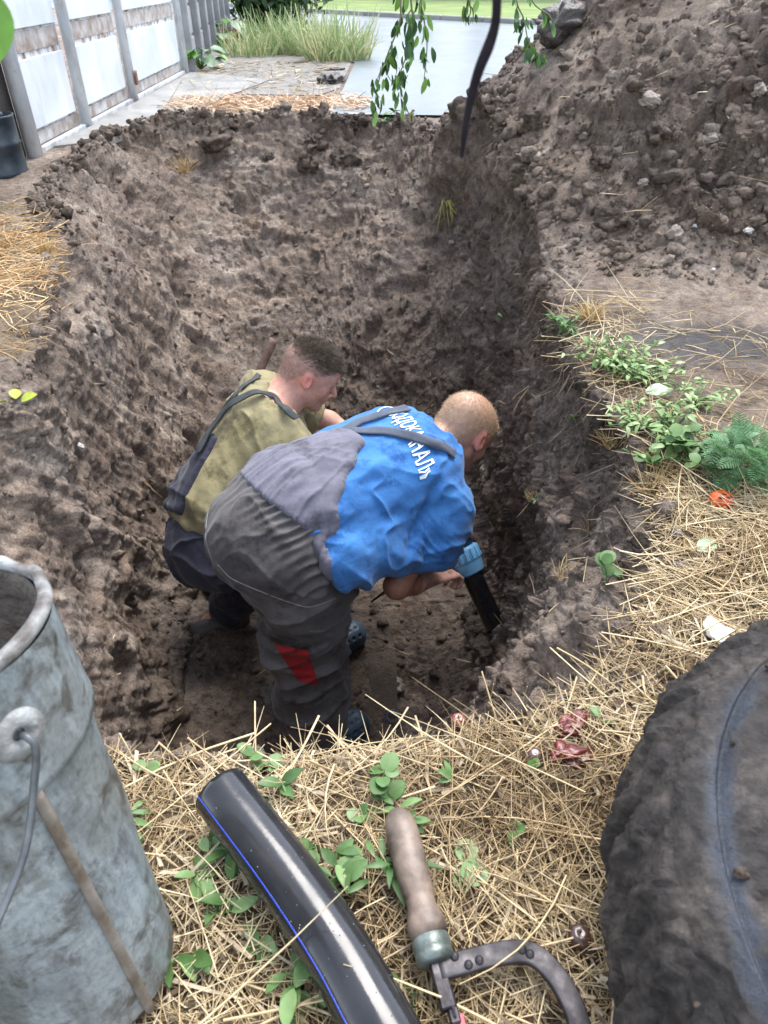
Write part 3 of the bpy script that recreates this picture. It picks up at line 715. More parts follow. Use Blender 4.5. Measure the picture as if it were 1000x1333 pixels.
# ------------------------------------------------------------------ implicit-surface modelling (smooth unions, surface nets)
class Field:
    def __init__(s, lo, hi, h):
        s.lo=np.array(lo,float); s.h=h; s.n=np.ceil((np.array(hi)-s.lo)/h).astype(int)+1
        s.D=np.full(s.n,.06,np.float32)
    def _slice(s, lo, hi):
        a=np.clip(np.floor((lo-s.lo)/s.h).astype(int),0,s.n); b=np.clip(np.ceil((hi-s.lo)/s.h).astype(int)+1,0,s.n)
        if (b<=a).any(): return None,None
        g=np.meshgrid(*[s.lo[k]+s.h*np.arange(a[k],b[k]) for k in range(3)],indexing='ij')
        return tuple(slice(a[k],b[k]) for k in range(3)), np.stack(g,-1).astype(np.float32)
    def _comb(s, sl, d, k, op):
        A=s.D[sl]
        if op=='sub': d=-d; 
        if op in('sub','int'):
            if k<=0: s.D[sl]=np.maximum(A,d)
            else: q=np.clip(.5-.5*(A-d)/k,0,1); s.D[sl]=A*(1-q)+d*q+k*q*(1-q)
        else:
            if k<=0: s.D[sl]=np.minimum(A,d)
            else: q=np.clip(.5+.5*(A-d)/k,0,1); s.D[sl]=A*(1-q)+d*q-k*q*(1-q)
    def cap(s,a,b,ra,rb=None,k=.02,op='add',flat=None,f=1.0):
        """tapered capsule; flat = direction in which it is thinner by factor f"""
        a=np.array(a,float); b=np.array(b,float); rb=ra if rb is None else rb; m=max(ra,rb)+k+.055
        sl,p=s._slice(np.minimum(a,b)-m,np.maximum(a,b)+m)
        if sl is None: return s
        ab=b-a; L=max(ab.dot(ab),1e-9); q=p-a.astype(np.float32); t=np.clip((q@ab.astype(np.float32))/L,0,1)
        q=q-t[...,None]*ab.astype(np.float32)
        if flat is not None:
            fn=np.array(flat,np.float32); fn/=np.linalg.norm(fn); q=q+fn*((q@fn)*(f-1))[...,None]
        d=np.linalg.norm(q,axis=-1)-(ra+(rb-ra)*t); s._comb(sl,d.astype(np.float32),k,op); return s
    def chain(s,pts,rs,k=.02,**kw):
        for i in range(len(pts)-1): s.cap(pts[i],pts[i+1],rs[i],rs[i+1],k,**kw)
        return s
    def ell(s,c,r,M=None,k=.02,op='add'):
        c=np.array(c,float); r=np.array(r,float); m=r.max()+k+.055
        sl,p=s._slice(c-m,c+m)
        if sl is None: return s
        q=p-c.astype(np.float32)
        if M is not None: q=q@np.array(M,np.float32)
        k0=np.linalg.norm(q/r.astype(np.float32),axis=-1); k1=np.linalg.norm(q/(r*r).astype(np.float32),axis=-1)+1e-6
        s._comb(sl,(k0*(k0-1)/k1).astype(np.float32),k,op); return s
    def grid(s):
        g=np.meshgrid(*[s.lo[k]+s.h*np.arange(s.n[k]) for k in range(3)],indexing='ij'); return np.stack(g,-1).astype(np.float32)
    def plane(s,p,n,k=.004,keep=True,G=None):
        """keep the side the normal points away from"""
        n=np.array(n,float); n/=np.linalg.norm(n); G=s.grid() if G is None else G
        d=((G-np.array(p,np.float32))@n.astype(np.float32)).astype(np.float32); sl=(slice(None),)*3; s._comb(sl,d,k,'int'); return s
    def copy(s,off=0):
        f=Field.__new__(Field); f.lo=s.lo;f.h=s.h;f.n=s.n;f.D=s.D-off; return f
    def sample(s,P):
        q=(np.asarray(P)-s.lo)/s.h; i=np.clip(np.floor(q).astype(int),0,s.n-2); f=q-i; o=0
        for a in (0,1):
            for b in (0,1):
                for c in (0,1):
                    w_=(f[...,0] if a else 1-f[...,0])*(f[...,1] if b else 1-f[...,1])*(f[...,2] if c else 1-f[...,2])
                    o=o+w_*s.D[i[...,0]+a,i[...,1]+b,i[...,2]+c]
        return o
    def net(s, relax=2):
        D=s.D; S=D<0
        c=np.zeros(np.array(S.shape)-1,np.int8)
        for a in (0,1):
            for b in (0,1):
                for e in (0,1): c+=S[a:S.shape[0]-1+a,b:S.shape[1]-1+b,e:S.shape[2]-1+e]
        act=(c>0)&(c<8); I=np.argwhere(act); id_=np.full(act.shape,-1,np.int64); id_[act]=np.arange(len(I))
        acc=np.zeros((len(I),3)); cnt=np.zeros(len(I))
        corners=[(a,b,e) for a in (0,1) for b in (0,1) for e in (0,1)]
        vals={q:D[I[:,0]+q[0],I[:,1]+q[1],I[:,2]+q[2]] for q in corners}
        for q in corners:
            for ax in range(3):
                if q[ax]==0:
                    r_=list(q); r_[ax]=1; r_=tuple(r_); d0,d1=vals[q],vals[r_]; m=(d0<0)!=(d1<0)
                    t=np.where(m,d0/(d0-d1+1e-12),0); pt=np.tile(np.array(q,float),(len(I),1)); pt[:,ax]=t
                    acc+=pt*m[:,None]; cnt+=m
        V=s.lo+s.h*(I+acc/cnt[:,None])
        F=[]
        for ax in range(3):
            u,v=[(1,2),(2,0),(0,1)][ax]
            sa=[slice(None)]*3; sb=[slice(None)]*3; sa[ax]=slice(0,-1); sb[ax]=slice(1,None)
            A,B=S[tuple(sa)],S[tuple(sb)]; E=np.argwhere(A!=B)
            ok=(E[:,u]>0)&(E[:,v]>0)&(E[:,u]<S.shape[u]-1)&(E[:,v]<S.shape[v]-1); E=E[ok]
            eu=np.zeros(3,int); eu[u]=1; ev=np.zeros(3,int); ev[v]=1
            g=lambda X: id_[X[:,0],X[:,1],X[:,2]]
            q=np.stack([g(E),g(E-eu),g(E-eu-ev),g(E-ev)],1)
            inside=A[E[:,0],E[:,1],E[:,2]]; q[~inside]=q[~inside][:,::-1]; F.append(q)
        F=np.concatenate(F); F=F[(F>=0).all(1)]
        for _ in range(relax):   # light Laplacian smoothing
            sm=np.zeros_like(V); n_=np.zeros(len(V))
            for a,b in ((0,1),(1,2),(2,3),(3,0)):
                np.add.at(sm,F[:,a],V[F[:,b]]); np.add.at(sm,F[:,b],V[F[:,a]]); np.add.at(n_,F[:,a],1); np.add.at(n_,F[:,b],1)
            V=V*.5+.5*sm/np.maximum(n_,1)[:,None]
        return V,F
def vnorm(V,F):
    n=np.cross(V[F[:,2]]-V[F[:,0]],V[F[:,3]]-V[F[:,1]]); o=np.zeros_like(V)
    for k in range(4): np.add.at(o,F[:,k],n)
    return o/(np.linalg.norm(o,axis=1)[:,None]+1e-12)
def garment(field,name,mat,parent,wr=None,relax=2,cols=None,keep_main=False):
    V,F=field.net(relax); n=vnorm(V,F)
    if wr is not None: V=V+n*wr(V,n)[:,None]
    o=mesh_np(name,V,F,mat,parent,True,cols(V,n) if cols else None); return o,V,F
def aniso(V,M,sc,seed,oct=3):
    """noise stretched along the columns of M by sc"""
    return fbm((V@M)*np.array(sc),oct,seed)
def ridge(x): return 1-np.abs(x)*2.2
def crease(x): return np.exp(-np.abs(x)*7)-.35

# ------------------------------------------------------------------ people: materials
def skin_mat(name='skin'):
    m,nt,bs=new_mat(name)
    a=N(nt,'ShaderNodeAttribute',attribute_name='col')
    c=mix(nt,1.0,a.outputs['Color'],ramp(nt,noise_f(nt,60,4,.6),[(.35,(.88,.84,.82)),(.65,(1.08,1.07,1.06))]),'MULTIPLY')
    nt.links.new(c,bs.inputs['Base Color']); bs.inputs['Roughness'].default_value=.48; bs.inputs['Specular IOR Level'].default_value=.4
    bs.inputs['Subsurface Weight'].default_value=.12; bs.inputs['Subsurface Radius'].default_value=(.012,.005,.003); bs.inputs['Subsurface Scale'].default_value=.6
    bump(nt,bs,noise_f(nt,320,4),.12,.0015); return m
SKIN=skin_mat()
def cloth_mat(name,stops,scale=6,rough=.85,weave=900,damp=None,dscale=9):
    m,nt,bs=new_mat(name)
    c=ramp(nt,noise_f(nt,scale,6,.62),stops)
    if damp:
        d=ramp(nt,noise_f(nt,dscale,5,.75),[(.52,(0,0,0)),(.64,(1,1,1))]); c=mix(nt,d,c,damp)
    sp=ramp(nt,noise_f(nt,170,3,.7),[(.60,(1,1,1)),(.70,(.62,.62,.66))]); c=mix(nt,1.0,c,sp,'MULTIPLY')
    nt.links.new(c,bs.inputs['Base Color']); bs.inputs['Roughness'].default_value=rough
    bs.inputs['Specular IOR Level'].default_value=.25; bs.inputs['Sheen Weight'].default_value=.15
    b=bump(nt,bs,noise_f(nt,55,5,.6),.35,.006); bump(nt,bs,noise_f(nt,weave,2),.25,.001,b); return m
BLUE=cloth_mat('blue_shirt_cloth',[(.3,(.028,.130,.36)),(.7,(.050,.195,.46))],5,.8,damp=(.018,.095,.29),dscale=16)
GREENS=cloth_mat('olive_shirt_cloth',[(.3,(.19,.160,.075)),(.7,(.29,.250,.135))],5,.85,damp=(.12,.10,.045),dscale=7)
GREY=cloth_mat('grey_overall_cloth',[(.3,(.050,.045,.043)),(.7,(.115,.106,.102))],9,.8,damp=(.028,.023,.019),dscale=5)
LILAC=cloth_mat('grey_back_panel_cloth',[(.3,(.105,.10,.125)),(.7,(.165,.16,.195))],7,.85,damp=(.075,.070,.085),dscale=6)
NAVY=cloth_mat('dark_overall_cloth',[(.3,(.018,.018,.030)),(.7,(.04,.04,.058))],7,.85)
RED=cloth_mat('red_patch_cloth',[(.3,(.19,.006,.008)),(.7,(.33,.010,.014))],7,.8)
STRAP=cloth_mat('strap_webbing',[(.3,(.050,.060,.085)),(.7,(.085,.10,.13))],20,.8)
WHITE_PRINT=simple('white_print',(.78,.84,.88),(.62,.72,.80),60,.6)
HAIRB=simple('brown_hair',(.065,.047,.033),(.17,.13,.09),60,.55)
HAIRL=simple('fair_hair',(.36,.25,.15),(.50,.38,.25),60,.6)
EYE=simple('eye_white',(.7,.68,.66),(.7,.68,.66),5,.2); IRIS=simple('iris',(.03,.03,.035),(.05,.05,.05),5,.2)

SKC=np.array([.50,.275,.195]); SKRED=np.array([.60,.17,.125]); SKD=np.array([.36,.175,.12])
class Head:
    def __init__(s,c,right,fwd,sc=1.0):
        r=np.array(right,float); r/=np.linalg.norm(r); f=np.array(fwd,float); f-=r*f.dot(r); f/=np.linalg.norm(f)
        s.c=np.array(c,float); s.M=np.stack([r,f,np.cross(r,f)],1); s.s=sc
    def w(s,p): return s.c+s.M@(np.array(p,float)*s.s)
    def l(s,P): return ((P-s.c)@s.M)/s.s
    def add(s,F):
        q=s.s; W=s.w; M=s.M
        E=lambda c,r,k=.015,op='add',MM=None: F.ell(W(c),np.array(r)*q,M if MM is None else M@MM,k*q,op)
        K=lambda a,b,ra,rb=None,k=.012,op='add': F.cap(W(a),W(b),ra*q,(ra if rb is None else rb)*q,k*q,op)
        E((0,-.018,.038),(.076,.096,.080),.01); E((0,.012,.012),(.070,.080,.090),.03)
        E((0,.035,-.045),(.056,.058,.070),.03); E((0,-.045,-.015),(.062,.055,.055),.03)
        for sx in (-1,1):
            K((sx*.052,.0,-.05),(sx*.022,.070,-.098),.018,.016,.022)   # jaw line
            E((sx*.040,.062,-.022),(.022,.018,.022),.02)                # cheek bone
        K((-.036,.078,.022),(.036,.078,.022),.0125,None,.016)            # brow
        E((0,.062,.055),(.052,.032,.035),.03)                           # forehead
        for sx in (-1,1):
            E((sx*.031,.094,.004),(.017,.014,.011),.010,'sub')
            E((sx*.031,.079,.002),(.0135,.0125,.012),.004)
        K((0,.088,.012),(0,.114,-.026),.0085,.0115,.008); E((0,.118,-.031),(.0105,.010,.009),.005)
        for sx in (-1,1): E((sx*.012,.101,-.036),(.0075,.009,.007),.006)
        E((0,.088,-.055),(.026,.016,.016),.016)
        K((-.017,.096,-.0575),(.017,.096,-.0575),.0055,None,.004); K((-.015,.094,-.0690),(.015,.094,-.0690),.0062,None,.004)
        K((-.018,.1035,-.0632),(.018,.1035,-.0632),.0022,None,.003,'sub')
        E((0,.082,-.097),(.020,.017,.017),.02)
        for sx in (-1,1):                                                # ears
            a=math.radians(18)*1; RX=np.array([[1,0,0],[0,math.cos(a),-math.sin(a)],[0,math.sin(a),math.cos(a)]])
            az=sx*math.radians(-24); RZ=np.array([[math.cos(az),-math.sin(az),0],[math.sin(az),math.cos(az),0],[0,0,1]])
            MM=RZ@RX
            E((sx*.080,-.012,.002),(.0085,.0190,.0320),.008,'add',MM)
            E((sx*.0885,-.006,.004),(.0065,.0100,.0165),.004,'sub',MM)
            E((sx*.076,-.002,-.006),(.008,.008,.010),.006)
    def tint(s,P,base,stub):
        L=s.l(P); x,y,z=np.abs(L[:,0]),L[:,1],L[:,2]
        c=np.tile(base,(len(P),1)).astype(float)
        def put(wt,col):
            nonlocal c; wt=np.clip(wt,0,1)[:,None]; c=c*(1-wt)+np.array(col)*wt
        g=lambda cx,cy,cz,r_: np.exp(-(((x-cx)**2+(y-cy)**2+(z-cz)**2)/r_**2))
        inh=(np.linalg.norm(L*np.array([1,1,.85]),axis=1)<.20)
        put(.65*g(.088,-.014,.004,.034),SKRED*1.05)
        put(.45*g(0,.112,-.032,.020),SKRED*1.1); put(.30*g(.042,.062,-.03,.028),SKRED)
        put(.6*g(0,.100,-.058,.011)+.6*g(0,.100,-.070,.010),[.42,.14,.12])
        put(.85*g(0,.104,-.0632,.0055),[.12,.03,.025])
        put(.75*np.exp(-(((x-.031)/.017)**2+((y-.088)/.014)**2+((z-.030)/.0045)**2)),stub*.8)   # brow
        put(.55*g(.031,.093,.006,.013),[.22,.09,.065])
        put(.70*np.exp(-(((x-.031)/.013)**2+((z-.0025)/.0032)**2))*(y>.07)*(z<.02),[.06,.03,.025])
        line=.012+.052*sstep(-.02,.085,y)+.006*vnoise(P*90,3)
        line=np.where(y<-.03,-.045+.05*sstep(-.075,-.03,y),line)
        hair=sstep(-.008,.020,z-line)*inh*(~((x>.079)&(z<.045)&(y>-.05)&(y<.02)))
        return c,hair,L
def hand(F,wrist,dir_,palm,side_sign,curl=1.0,sc=1.0,spread=1.0):
    """palm and five bent fingers; dir_ = along the hand, palm = normal the palm faces, curl in radians per joint"""
    d=np.array(dir_,float); d/=np.linalg.norm(d); n=np.array(palm,float); n-=d*n.dot(d); n/=np.linalg.norm(n); s=np.cross(d,n)*side_sign
    W=np.array(wrist,float); q=sc
    F.cap(W,W+d*.03*q,.026*q,.028*q,.012,flat=n,f=1.35)
    for k in range(4):
        off=(k-1.5)*.0195*q
        F.cap(W+d*.02*q+s*off*.8,W+d*.085*q+s*off,.0145*q,.0125*q,.008,flat=n,f=1.1)
    for k,(L,r_) in enumerate([(.040,.0092),(.045,.0096),(.042,.0092),(.033,.0082)]):
        off=(k-1.5)*.0210*q*spread; p=W+d*.088*q+s*off; a=curl*(.75+.08*k)
        dd=d.copy(); rr=r_
        for j,(fr) in enumerate((1.0,.68,.52)):
            dd=dd*math.cos(a)+n*math.sin(a) if j else dd*math.cos(a*.6)+n*math.sin(a*.6); dd/=np.linalg.norm(dd)
            n2=n-dd*n.dot(dd); e=p+dd*L*fr*q; F.cap(p,e,rr*q,rr*.93*q,.0025); p=e; rr*=.94
            n_=np.cross(s,dd); n= n if j==2 else n
            dd_n=np.cross(dd,s); 
            nn=np.cross(dd,s) if np.dot(np.cross(dd,s),n)>0 else np.cross(s,dd)
            n=nn/np.linalg.norm(nn)
        n=np.array(palm,float); n-=d*n.dot(d); n/=np.linalg.norm(n)
    t0=W+d*.022*q-s*.026*q+n*.006*q; t1=t0+(d*.55-s*.50+n*.45)*.042*q; t2=t1+(d*.75+n*.55)*.034*q; t3=t2+(d*.7+s*.35+n*.5)*.026*q
    F.chain([t0,t1,t2,t3],[.0155*q,.0125*q,.0105*q,.0090*q],.006)
def strands(name,P,D,L,w,mat,parent):
    return blades(name,P,D,L,w,np.zeros(len(P)),mat,2,parent,tube=True)
def hair_strands(name,V,F,hairw,n,head,dirfn,l0,l1,wd,mat,parent,thr=.5,cond=None,wt=None):
    nrm_=vnorm(V,F); L=head.l(V); ok=hairw>thr
    if cond is not None: ok&=cond(L)
    ids=np.argwhere(ok)[:,0]; pw_=wt(L[ids]) if wt is not None else np.ones(len(ids)); ids=RNG.choice(ids,n,p=pw_/pw_.sum())
    P0=V[ids]+RNG.normal(0,.0022,(n,3)); D=nrm_[ids]*.55+dirfn(L[ids])@head.M.T+RNG.normal(0,.16,(n,3))
    D/=np.linalg.norm(D,axis=1)[:,None]
    return strands(name,P0-nrm_[ids]*.001,D,RNG.uniform(l0,l1,n),RNG.uniform(.7,1.3,n)*wd,mat,parent)

def ribbon_on(bvh,pix,wd,mat,root,off,lift=.006,seg=48,name='strap',th=.004):
    C0=catmull(np.array([[x,y,0] for x,y in pix],float),seg)[:,:2]; P_=[];N_=[]
    for q in C0:
        h=bvh.ray_cast(Vector(CAM),Vector(cray(*q)))
        if h[0] is None: continue
        n=np.array(h[1]); n=n if n.dot(cray(*q))<0 else -n
        P_.append(np.array(h[0])); N_.append(n)
    P_=np.array(P_);N_=np.array(N_)
    for _ in range(4): N_[1:-1]=N_[1:-1]*.5+.25*(N_[:-2]+N_[2:]); P_[1:-1]=P_[1:-1]*.5+.25*(P_[:-2]+P_[2:])
    T=np.gradient(P_,axis=0); T/=np.linalg.norm(T,axis=1)[:,None]; N_/=np.linalg.norm(N_,axis=1)[:,None]
    S_=np.cross(T,N_); S_/=np.linalg.norm(S_,axis=1)[:,None]; m=len(P_); VV=[]
    for i in range(m):
        rr=[]
        for e in (-1,-.5,0,.5,1):
            q=P_[i]+S_[i]*wd/2*e; h=bvh.ray_cast(Vector(q+N_[i]*.05),Vector(-N_[i]),.12)
            rr.append((np.array(h[0]) if h[0] is not None else q)+N_[i]*lift)
        VV.append(rr)
    VV=np.array(VV)
    for _ in range(4): VV[1:-1]=.5*VV[1:-1]+.25*(VV[:-2]+VV[2:])
    top=VV.reshape(-1,3); bot=(VV-N_[:,None,:]*th).reshape(-1,3); n=len(top); F_=[]
    for i in range(m-1):
        for j in range(4): a_=i*5+j; F_.append((a_,a_+1,a_+6,a_+5)); F_.append((n+a_,n+a_+5,n+a_+6,n+a_+1))
        F_.append((i*5,i*5+5,n+i*5+5,n+i*5)); F_.append((i*5+4,n+i*5+4,n+i*5+9,i*5+9))
    F_.append((0,n,n+1,1)); 
    return mesh_np(name,np.concatenate([top,bot])-off,F_,mat,root)
# ================================================================== man in the blue shirt
A_=np.array
def build_blue():
    hd=A_([.79,.61,0.]); sd=A_([.61,-.79,0.])
    root=empty('person',(-.18,1.62,-1.27)); off=A_([-.18,1.62,-1.27])
    tag(root,'man in wet blue t-shirt and grey bib overalls bending over to join the black pipe','person')
    lo=A_([-.62,1.22,-1.30]); hi=A_([.52,2.42,-.08])
    pel=A_([-.325,1.565,-.375]); mid=A_([-.16,1.69,-.325]); ch=A_([.04,1.845,-.345]); neck=A_([.135,1.925,-.335])
    RS=A_([.175,1.735,-.435]); LS=A_([.01,2.05,-.385]); RE=A_([.040,1.60,-.640]); RW=A_([.165,1.745,-.742])
    LE=A_([.13,2.16,-.62]); LW=A_([.265,2.02,-.725])
    RK=A_([-.250,1.500,-.83]); RA=A_([-.225,1.43,-1.19]); LK=A_([-.27,1.74,-.85]); LA=A_([-.245,1.86,-1.19])
    H=Head(A_([.262,2.020,-.343]),sd*1.0+A_([0,0,.0]),hd*.66+A_([0,0,-.75]),1.09)
    # ---- body: one continuous skin
    f=Field(lo,hi,.0043)
    f.cap(pel,mid,.125,.115,.03,flat=A_([0,0,1.]),f=1.1); f.cap(mid,ch,.12,.135,.04,flat=A_([0,0,1.]),f=1.25)
    f.cap(ch,neck,.10,.06,.03); f.chain([LS,ch,RS],[.055,.10,.055],.03)
    f.cap(neck-A_([.02,.01,0]),H.w((0,-.035,-.04)),.060,.056,.03); f.cap(neck,H.w((0,.0,-.07)),.05,.045,.03)
    f.chain([RS,RE],[.052,.041],.02); f.chain([RE,(RE*.55+RW*.45),RW],[.041,.040,.027],.015)
    f.chain([LS,LE],[.052,.041],.02); f.chain([LE,(LE*.55+LW*.45),LW],[.041,.040,.027],.015)
    hand(f,RW,A_([.72,.62,-.25]),A_([.3,.15,-.9]),-1,1.05); hand(f,LW,A_([.1,-.75,-.55]),A_([.25,-.3,.4])*-1,1,1.0)
    for K_,A2,s_ in ((RK,RA,1),(LK,LA,-1)):
        f.chain([pel+sd*.085*s_-A_([0,0,.03]),K_,A2],[.085,.058,.042],.03)
        f.cap(A2,A2+hd*.12-A_([0,0,.045]),.040,.030,.02)
    H.add(f)
    V,F=f.net(1)
    c,hair,L=H.tint(V,SKC,A_([.38,.26,.16]))
    headz=np.linalg.norm(L,axis=1)<.16
    red=np.clip((np.exp(-((V-H.w((0,-.06,-.085)))**2).sum(1)/.075**2)),0,1)[:,None]; c=c*(1-.55*red)+A_([.56,.235,.165])*.55*red
    crs_=sstep(.3,.9,np.sin(L[:,2]*300+L[:,0]*25+vnoise(V*25,9)*1.2))*np.exp(-((L[:,2]+.072)/.022)**2)*(L[:,1]<-.01)
    c*=(1-.40*crs_[:,None])
    hw=hair*(.66+.15*vnoise(V*160,4)); thin=np.exp(-(((L-A_([0,-.045,.10]))**2).sum(1))/.045**2); hw*=(1-.55*thin)
    c=c*(1-hw[:,None])+A_([.33,.23,.14])*hw[:,None]
    arm=(np.minimum(np.linalg.norm(V-RE,axis=1),np.linalg.norm(V-(RE+RW)/2,axis=1))<.16)&~headz
    c[arm]=c[arm]*.1+A_([.30,.145,.10])*.9  # shadow on elbow and forearm painted into the skin colour
    hn=np.linalg.norm(V-RW,axis=1)<.14; c[hn]=A_([.55,.32,.25]); dirt=hn*sstep(.0,.5,fbm(V*40,3,8)); c=c*(1-.5*dirt[:,None])+A_([.12,.085,.06])*.5*dirt[:,None]
    body=mesh_np('body',V-off,F,SKIN,root,True,{'col':c})
    o=hair_strands('hair',V,F,hair,4200,H,lambda L_:np.stack([L_[:,0]*3,L_[:,1]*1.5-.25,-.35+0*L_[:,0]],1),.003,.0075,.0011,HAIRL,root,.35)
    o.location=-off
    # ---- shirt
    f=Field(lo,hi,.0050)
    upz=A_([-.02,-.02,1.])
    f.cap(mid-hd*.07,ch,.175,.205,.05,flat=upz,f=1.42)
    f.chain([LS+A_([0,0,.0]),ch+A_([.01,.01,.0]),RS],[.082,.13,.082],.05)
    f.cap(ch,neck+hd*.005,.125,.074,.03)
    f.ell(A_([-.045,1.60,-.50]),(.185,.105,.135),frame_from(hd,(0,0,1)),.06)       # cloth sagging under belly
    f.ell(A_([-.15,1.62,-.44]),(.17,.15,.15),frame_from(hd,(0,0,1)),.06); f.ell(A_([-.155,1.480,-.455]),(.125,.080,.115),frame_from(hd,(0,0,1)),.05)
    f.ell(A_([.06,1.74,-.45]),(.13,.11,.13),frame_from(hd,(0,0,1)),.05)
    RSe=A_([.122,1.675,-.600]); f.chain([RS,RSe],[.080,.086],.035)
    LSe=LS+(LE-LS)*.70; f.chain([LS,LSe],[.078,.086],.035)
    G=f.grid()
    # open ends: sleeves, collar, hem
    def cutcap(p,d,r_):
        d=A_(d)/np.linalg.norm(d); q=G-p.astype(np.float32); t=q@d.astype(np.float32); rad=np.linalg.norm(q-t[...,None]*d.astype(np.float32),axis=-1)
        dd=np.maximum(-t,rad-r_).astype(np.float32); np.maximum(f.D,-dd,out=f.D)
    cutcap(RSe,A_([-.10,-.10,-1.]),.14); cutcap(LSe+(LE-LS)*.02,LE-LS,.13)
    cutcap(neck+hd*.028,hd+A_([0,0,.35]),.13)
    hemn=-hd+A_([0,0,-.10]); 
    f.plane(pel+hd*.035,hemn+A_([0,.0,-.35]),.006,G=G)
    f.plane(A_([-.10,1.50,-.520]),A_([-.12,-.25,-1.0]),.02,G=G)
    Mh=frame_from(hd,(0,0,1)); Md=frame_from(hd*.55+A_([0,0,-.83]),sd)
    def wr(V,n):
        d=fbm(V*5,3,401)*.012
        side=sstep(-.36,-.50,V[:,2])
        d+=side*.027*ridge(aniso(V,Md,(2.0,8,8),403))                       # hanging folds
        d+=(1-side)*.011*ridge(aniso(V,Mh,(4,11,8),407))+.010*crease(aniso(V,frame_from(hd+.8*sd,(0,0,1)),(3,11,9),408,2))
        rA,rB=cray(566,632),cray(529,716); gn_=np.cross(rA,rB); gn_/=np.linalg.norm(gn_); gm=at(546,680,1.62)
        d-=.030*np.exp(-(((V-CAM)@gn_)/.013)**2)*np.exp(-((V-gm)**2).sum(1)/.10**2)
        e=np.exp(-((V-A_([.10,1.70,-.50]))**2).sum(1)/.10**2); d+=e*.022*ridge(aniso(V,Md,(1.5,13,13),409))
        w_=np.exp(-((V-A_([-.2,1.5,-.45]))**2).sum(1)/.13**2); d+=w_*.020*ridge(aniso(V,Mh,(4,12,16),411))
        return d
    so_,SV,SF=garment(f,'t_shirt',BLUE,root,wr,2); so_.location=-off
    shirtF=f
    sb=BVHTree.FromPolygons([tuple(v) for v in SV.tolist()],SF.tolist())
    # sleeve hem and collar rib
    # ---- overalls
    f=Field(lo,hi,.0050)
    wst=pel+hd*.055+A_([0,0,.03])
    f.cap(pel-A_([0,0,.02]),wst,.150,.150,.06,flat=upz,f=1.05); f.ell(wst+hd*.03,(.10,.175,.150),frame_from(hd,(0,0,1)),.05)
    f.ell(pel-hd*.020+A_([0,0,-.04]),(.145,.180,.160),frame_from(hd,(0,0,1)),.06)
    for K_,A2,s_ in ((RK,RA,1),(LK,LA,-1)):
        hp=pel+sd*.085*s_-A_([-.03,-.02,.08])
        f.chain([hp,K_,(K_*.45+A2*.55),A2+A_([0,0,-.015])],[.125,.103,.086,.080],.06)
    f.ell(A_([-.22,1.58,-.58]),(.10,.13,.12),frame_from(hd,(0,0,1)),.06)
    # body bib shell over the shirt: back panel narrowing to the strap cross, side wings
    ap=A_([-.12,1.78,-.20])                         # apex where the straps cross
    G=f.grid(); sh=shirtF.D-.011
    a=((G-wst.astype(np.float32))@hd.astype(np.float32)); lat=((G-wst.astype(np.float32))@sd.astype(np.float32)); z=G[...,2]
    La=float((ap-wst)@hd)
    wid=.205-(a+.02)/(La+.02)*.165
    wid=np.where(a<-.005,.24,wid)
    panel=np.maximum(sh,np.maximum(np.abs(lat)-wid, a-La-.012)); panel=np.maximum(panel,(-.40-z)*.7-np.clip(.04-a,0,.1)*1.2)
    panel=np.maximum(panel,-(a+.02)); panel=np.minimum(panel,np.maximum(np.maximum(f.D-.004,a-.12),-(a*.78+(z-wst[2])*.62)+.010))
    k=.012; q=np.clip(.5+.5*(f.D-panel)/k,0,1); 
    leg_only=f.D.copy()
    f.plane(RA-A_([0,0,.035]),A_([0,0,-1.]),.004,G=G); f.plane(wst+hd*.025+A_([0,0,.0]),hd*.78+A_([0,0,.62]),.004,G=G)
    legm=f
    def wrt(V,n):
        t=(V-wst)@hd; L=np.sqrt(((V-A_([-.25,1.6,-.45]))**2).sum(1))
        d=fbm(V*6,3,421)*.010
        wa=np.exp(-((t+.035)/.075)**2)*sstep(-.62,-.45,V[:,2]); lat_=(V-wst)@sd
        d+=wa*.011*np.sin((lat_*1.0-V[:,2]*.9+.02*fbm(V*9,2,5))*185)*(.5+.5*vnoise(V*20,6))   # gathered waist
        lowm=sstep(-.45,-.62,V[:,2]); d+=lowm*.016*ridge(aniso(V,np.eye(3),(3,3,9),423))+lowm*.020*crease(aniso(V,frame_from((1,0,.35),(0,0,1)),(3,3,12),427,2))+lowm*.010*ridge(aniso(V,frame_from((1,0,-1.2),(0,1,0)),(3,10,10),424))
        d+=(1-lowm)*.007*ridge(aniso(V,frame_from((.5,.3,1),(0,1,0)),(3,11,11),425))+(1-lowm)*.010*crease(aniso(V,frame_from((.6,.2,-.5),(0,1,0)),(3,9,9),428,2))
        cut=np.exp(-((V[:,2]+.80+(V[:,0]+.25)*.25)/.010)**2)*.012; d+=cut
        return d
    o1,TV,TF=garment(f,'trousers',GREY,root,wrt,2); o1.location=-off
    pf=shirtF.copy(); pf.D=panel.astype(np.float32)
    def wrp(V,n):
        t=(V-wst)@hd; lat_=(V-wst)@sd
        fan=np.arctan2(lat_,np.maximum(La+.22-t,.05))
        d=.0065*ridge(fbm(np.stack([fan*20,t*3.5,0*t],1),2,431))*(1-sstep(La-.09,La,t))
        d+=fbm(V*5,3,401)*.012+(1-sstep(-.36,-.50,V[:,2]))*.007*ridge(aniso(V,Mh,(5,13,9),407))
        d+=.004*np.sin(lat_*150)*np.exp(-((t+.01)/.04)**2)
        e=(np.abs(lat_)>np.interp(t,[-.02,La],[.205,.04])-.012); d+=e*.002
        return d+.004
    wr_sh=wr
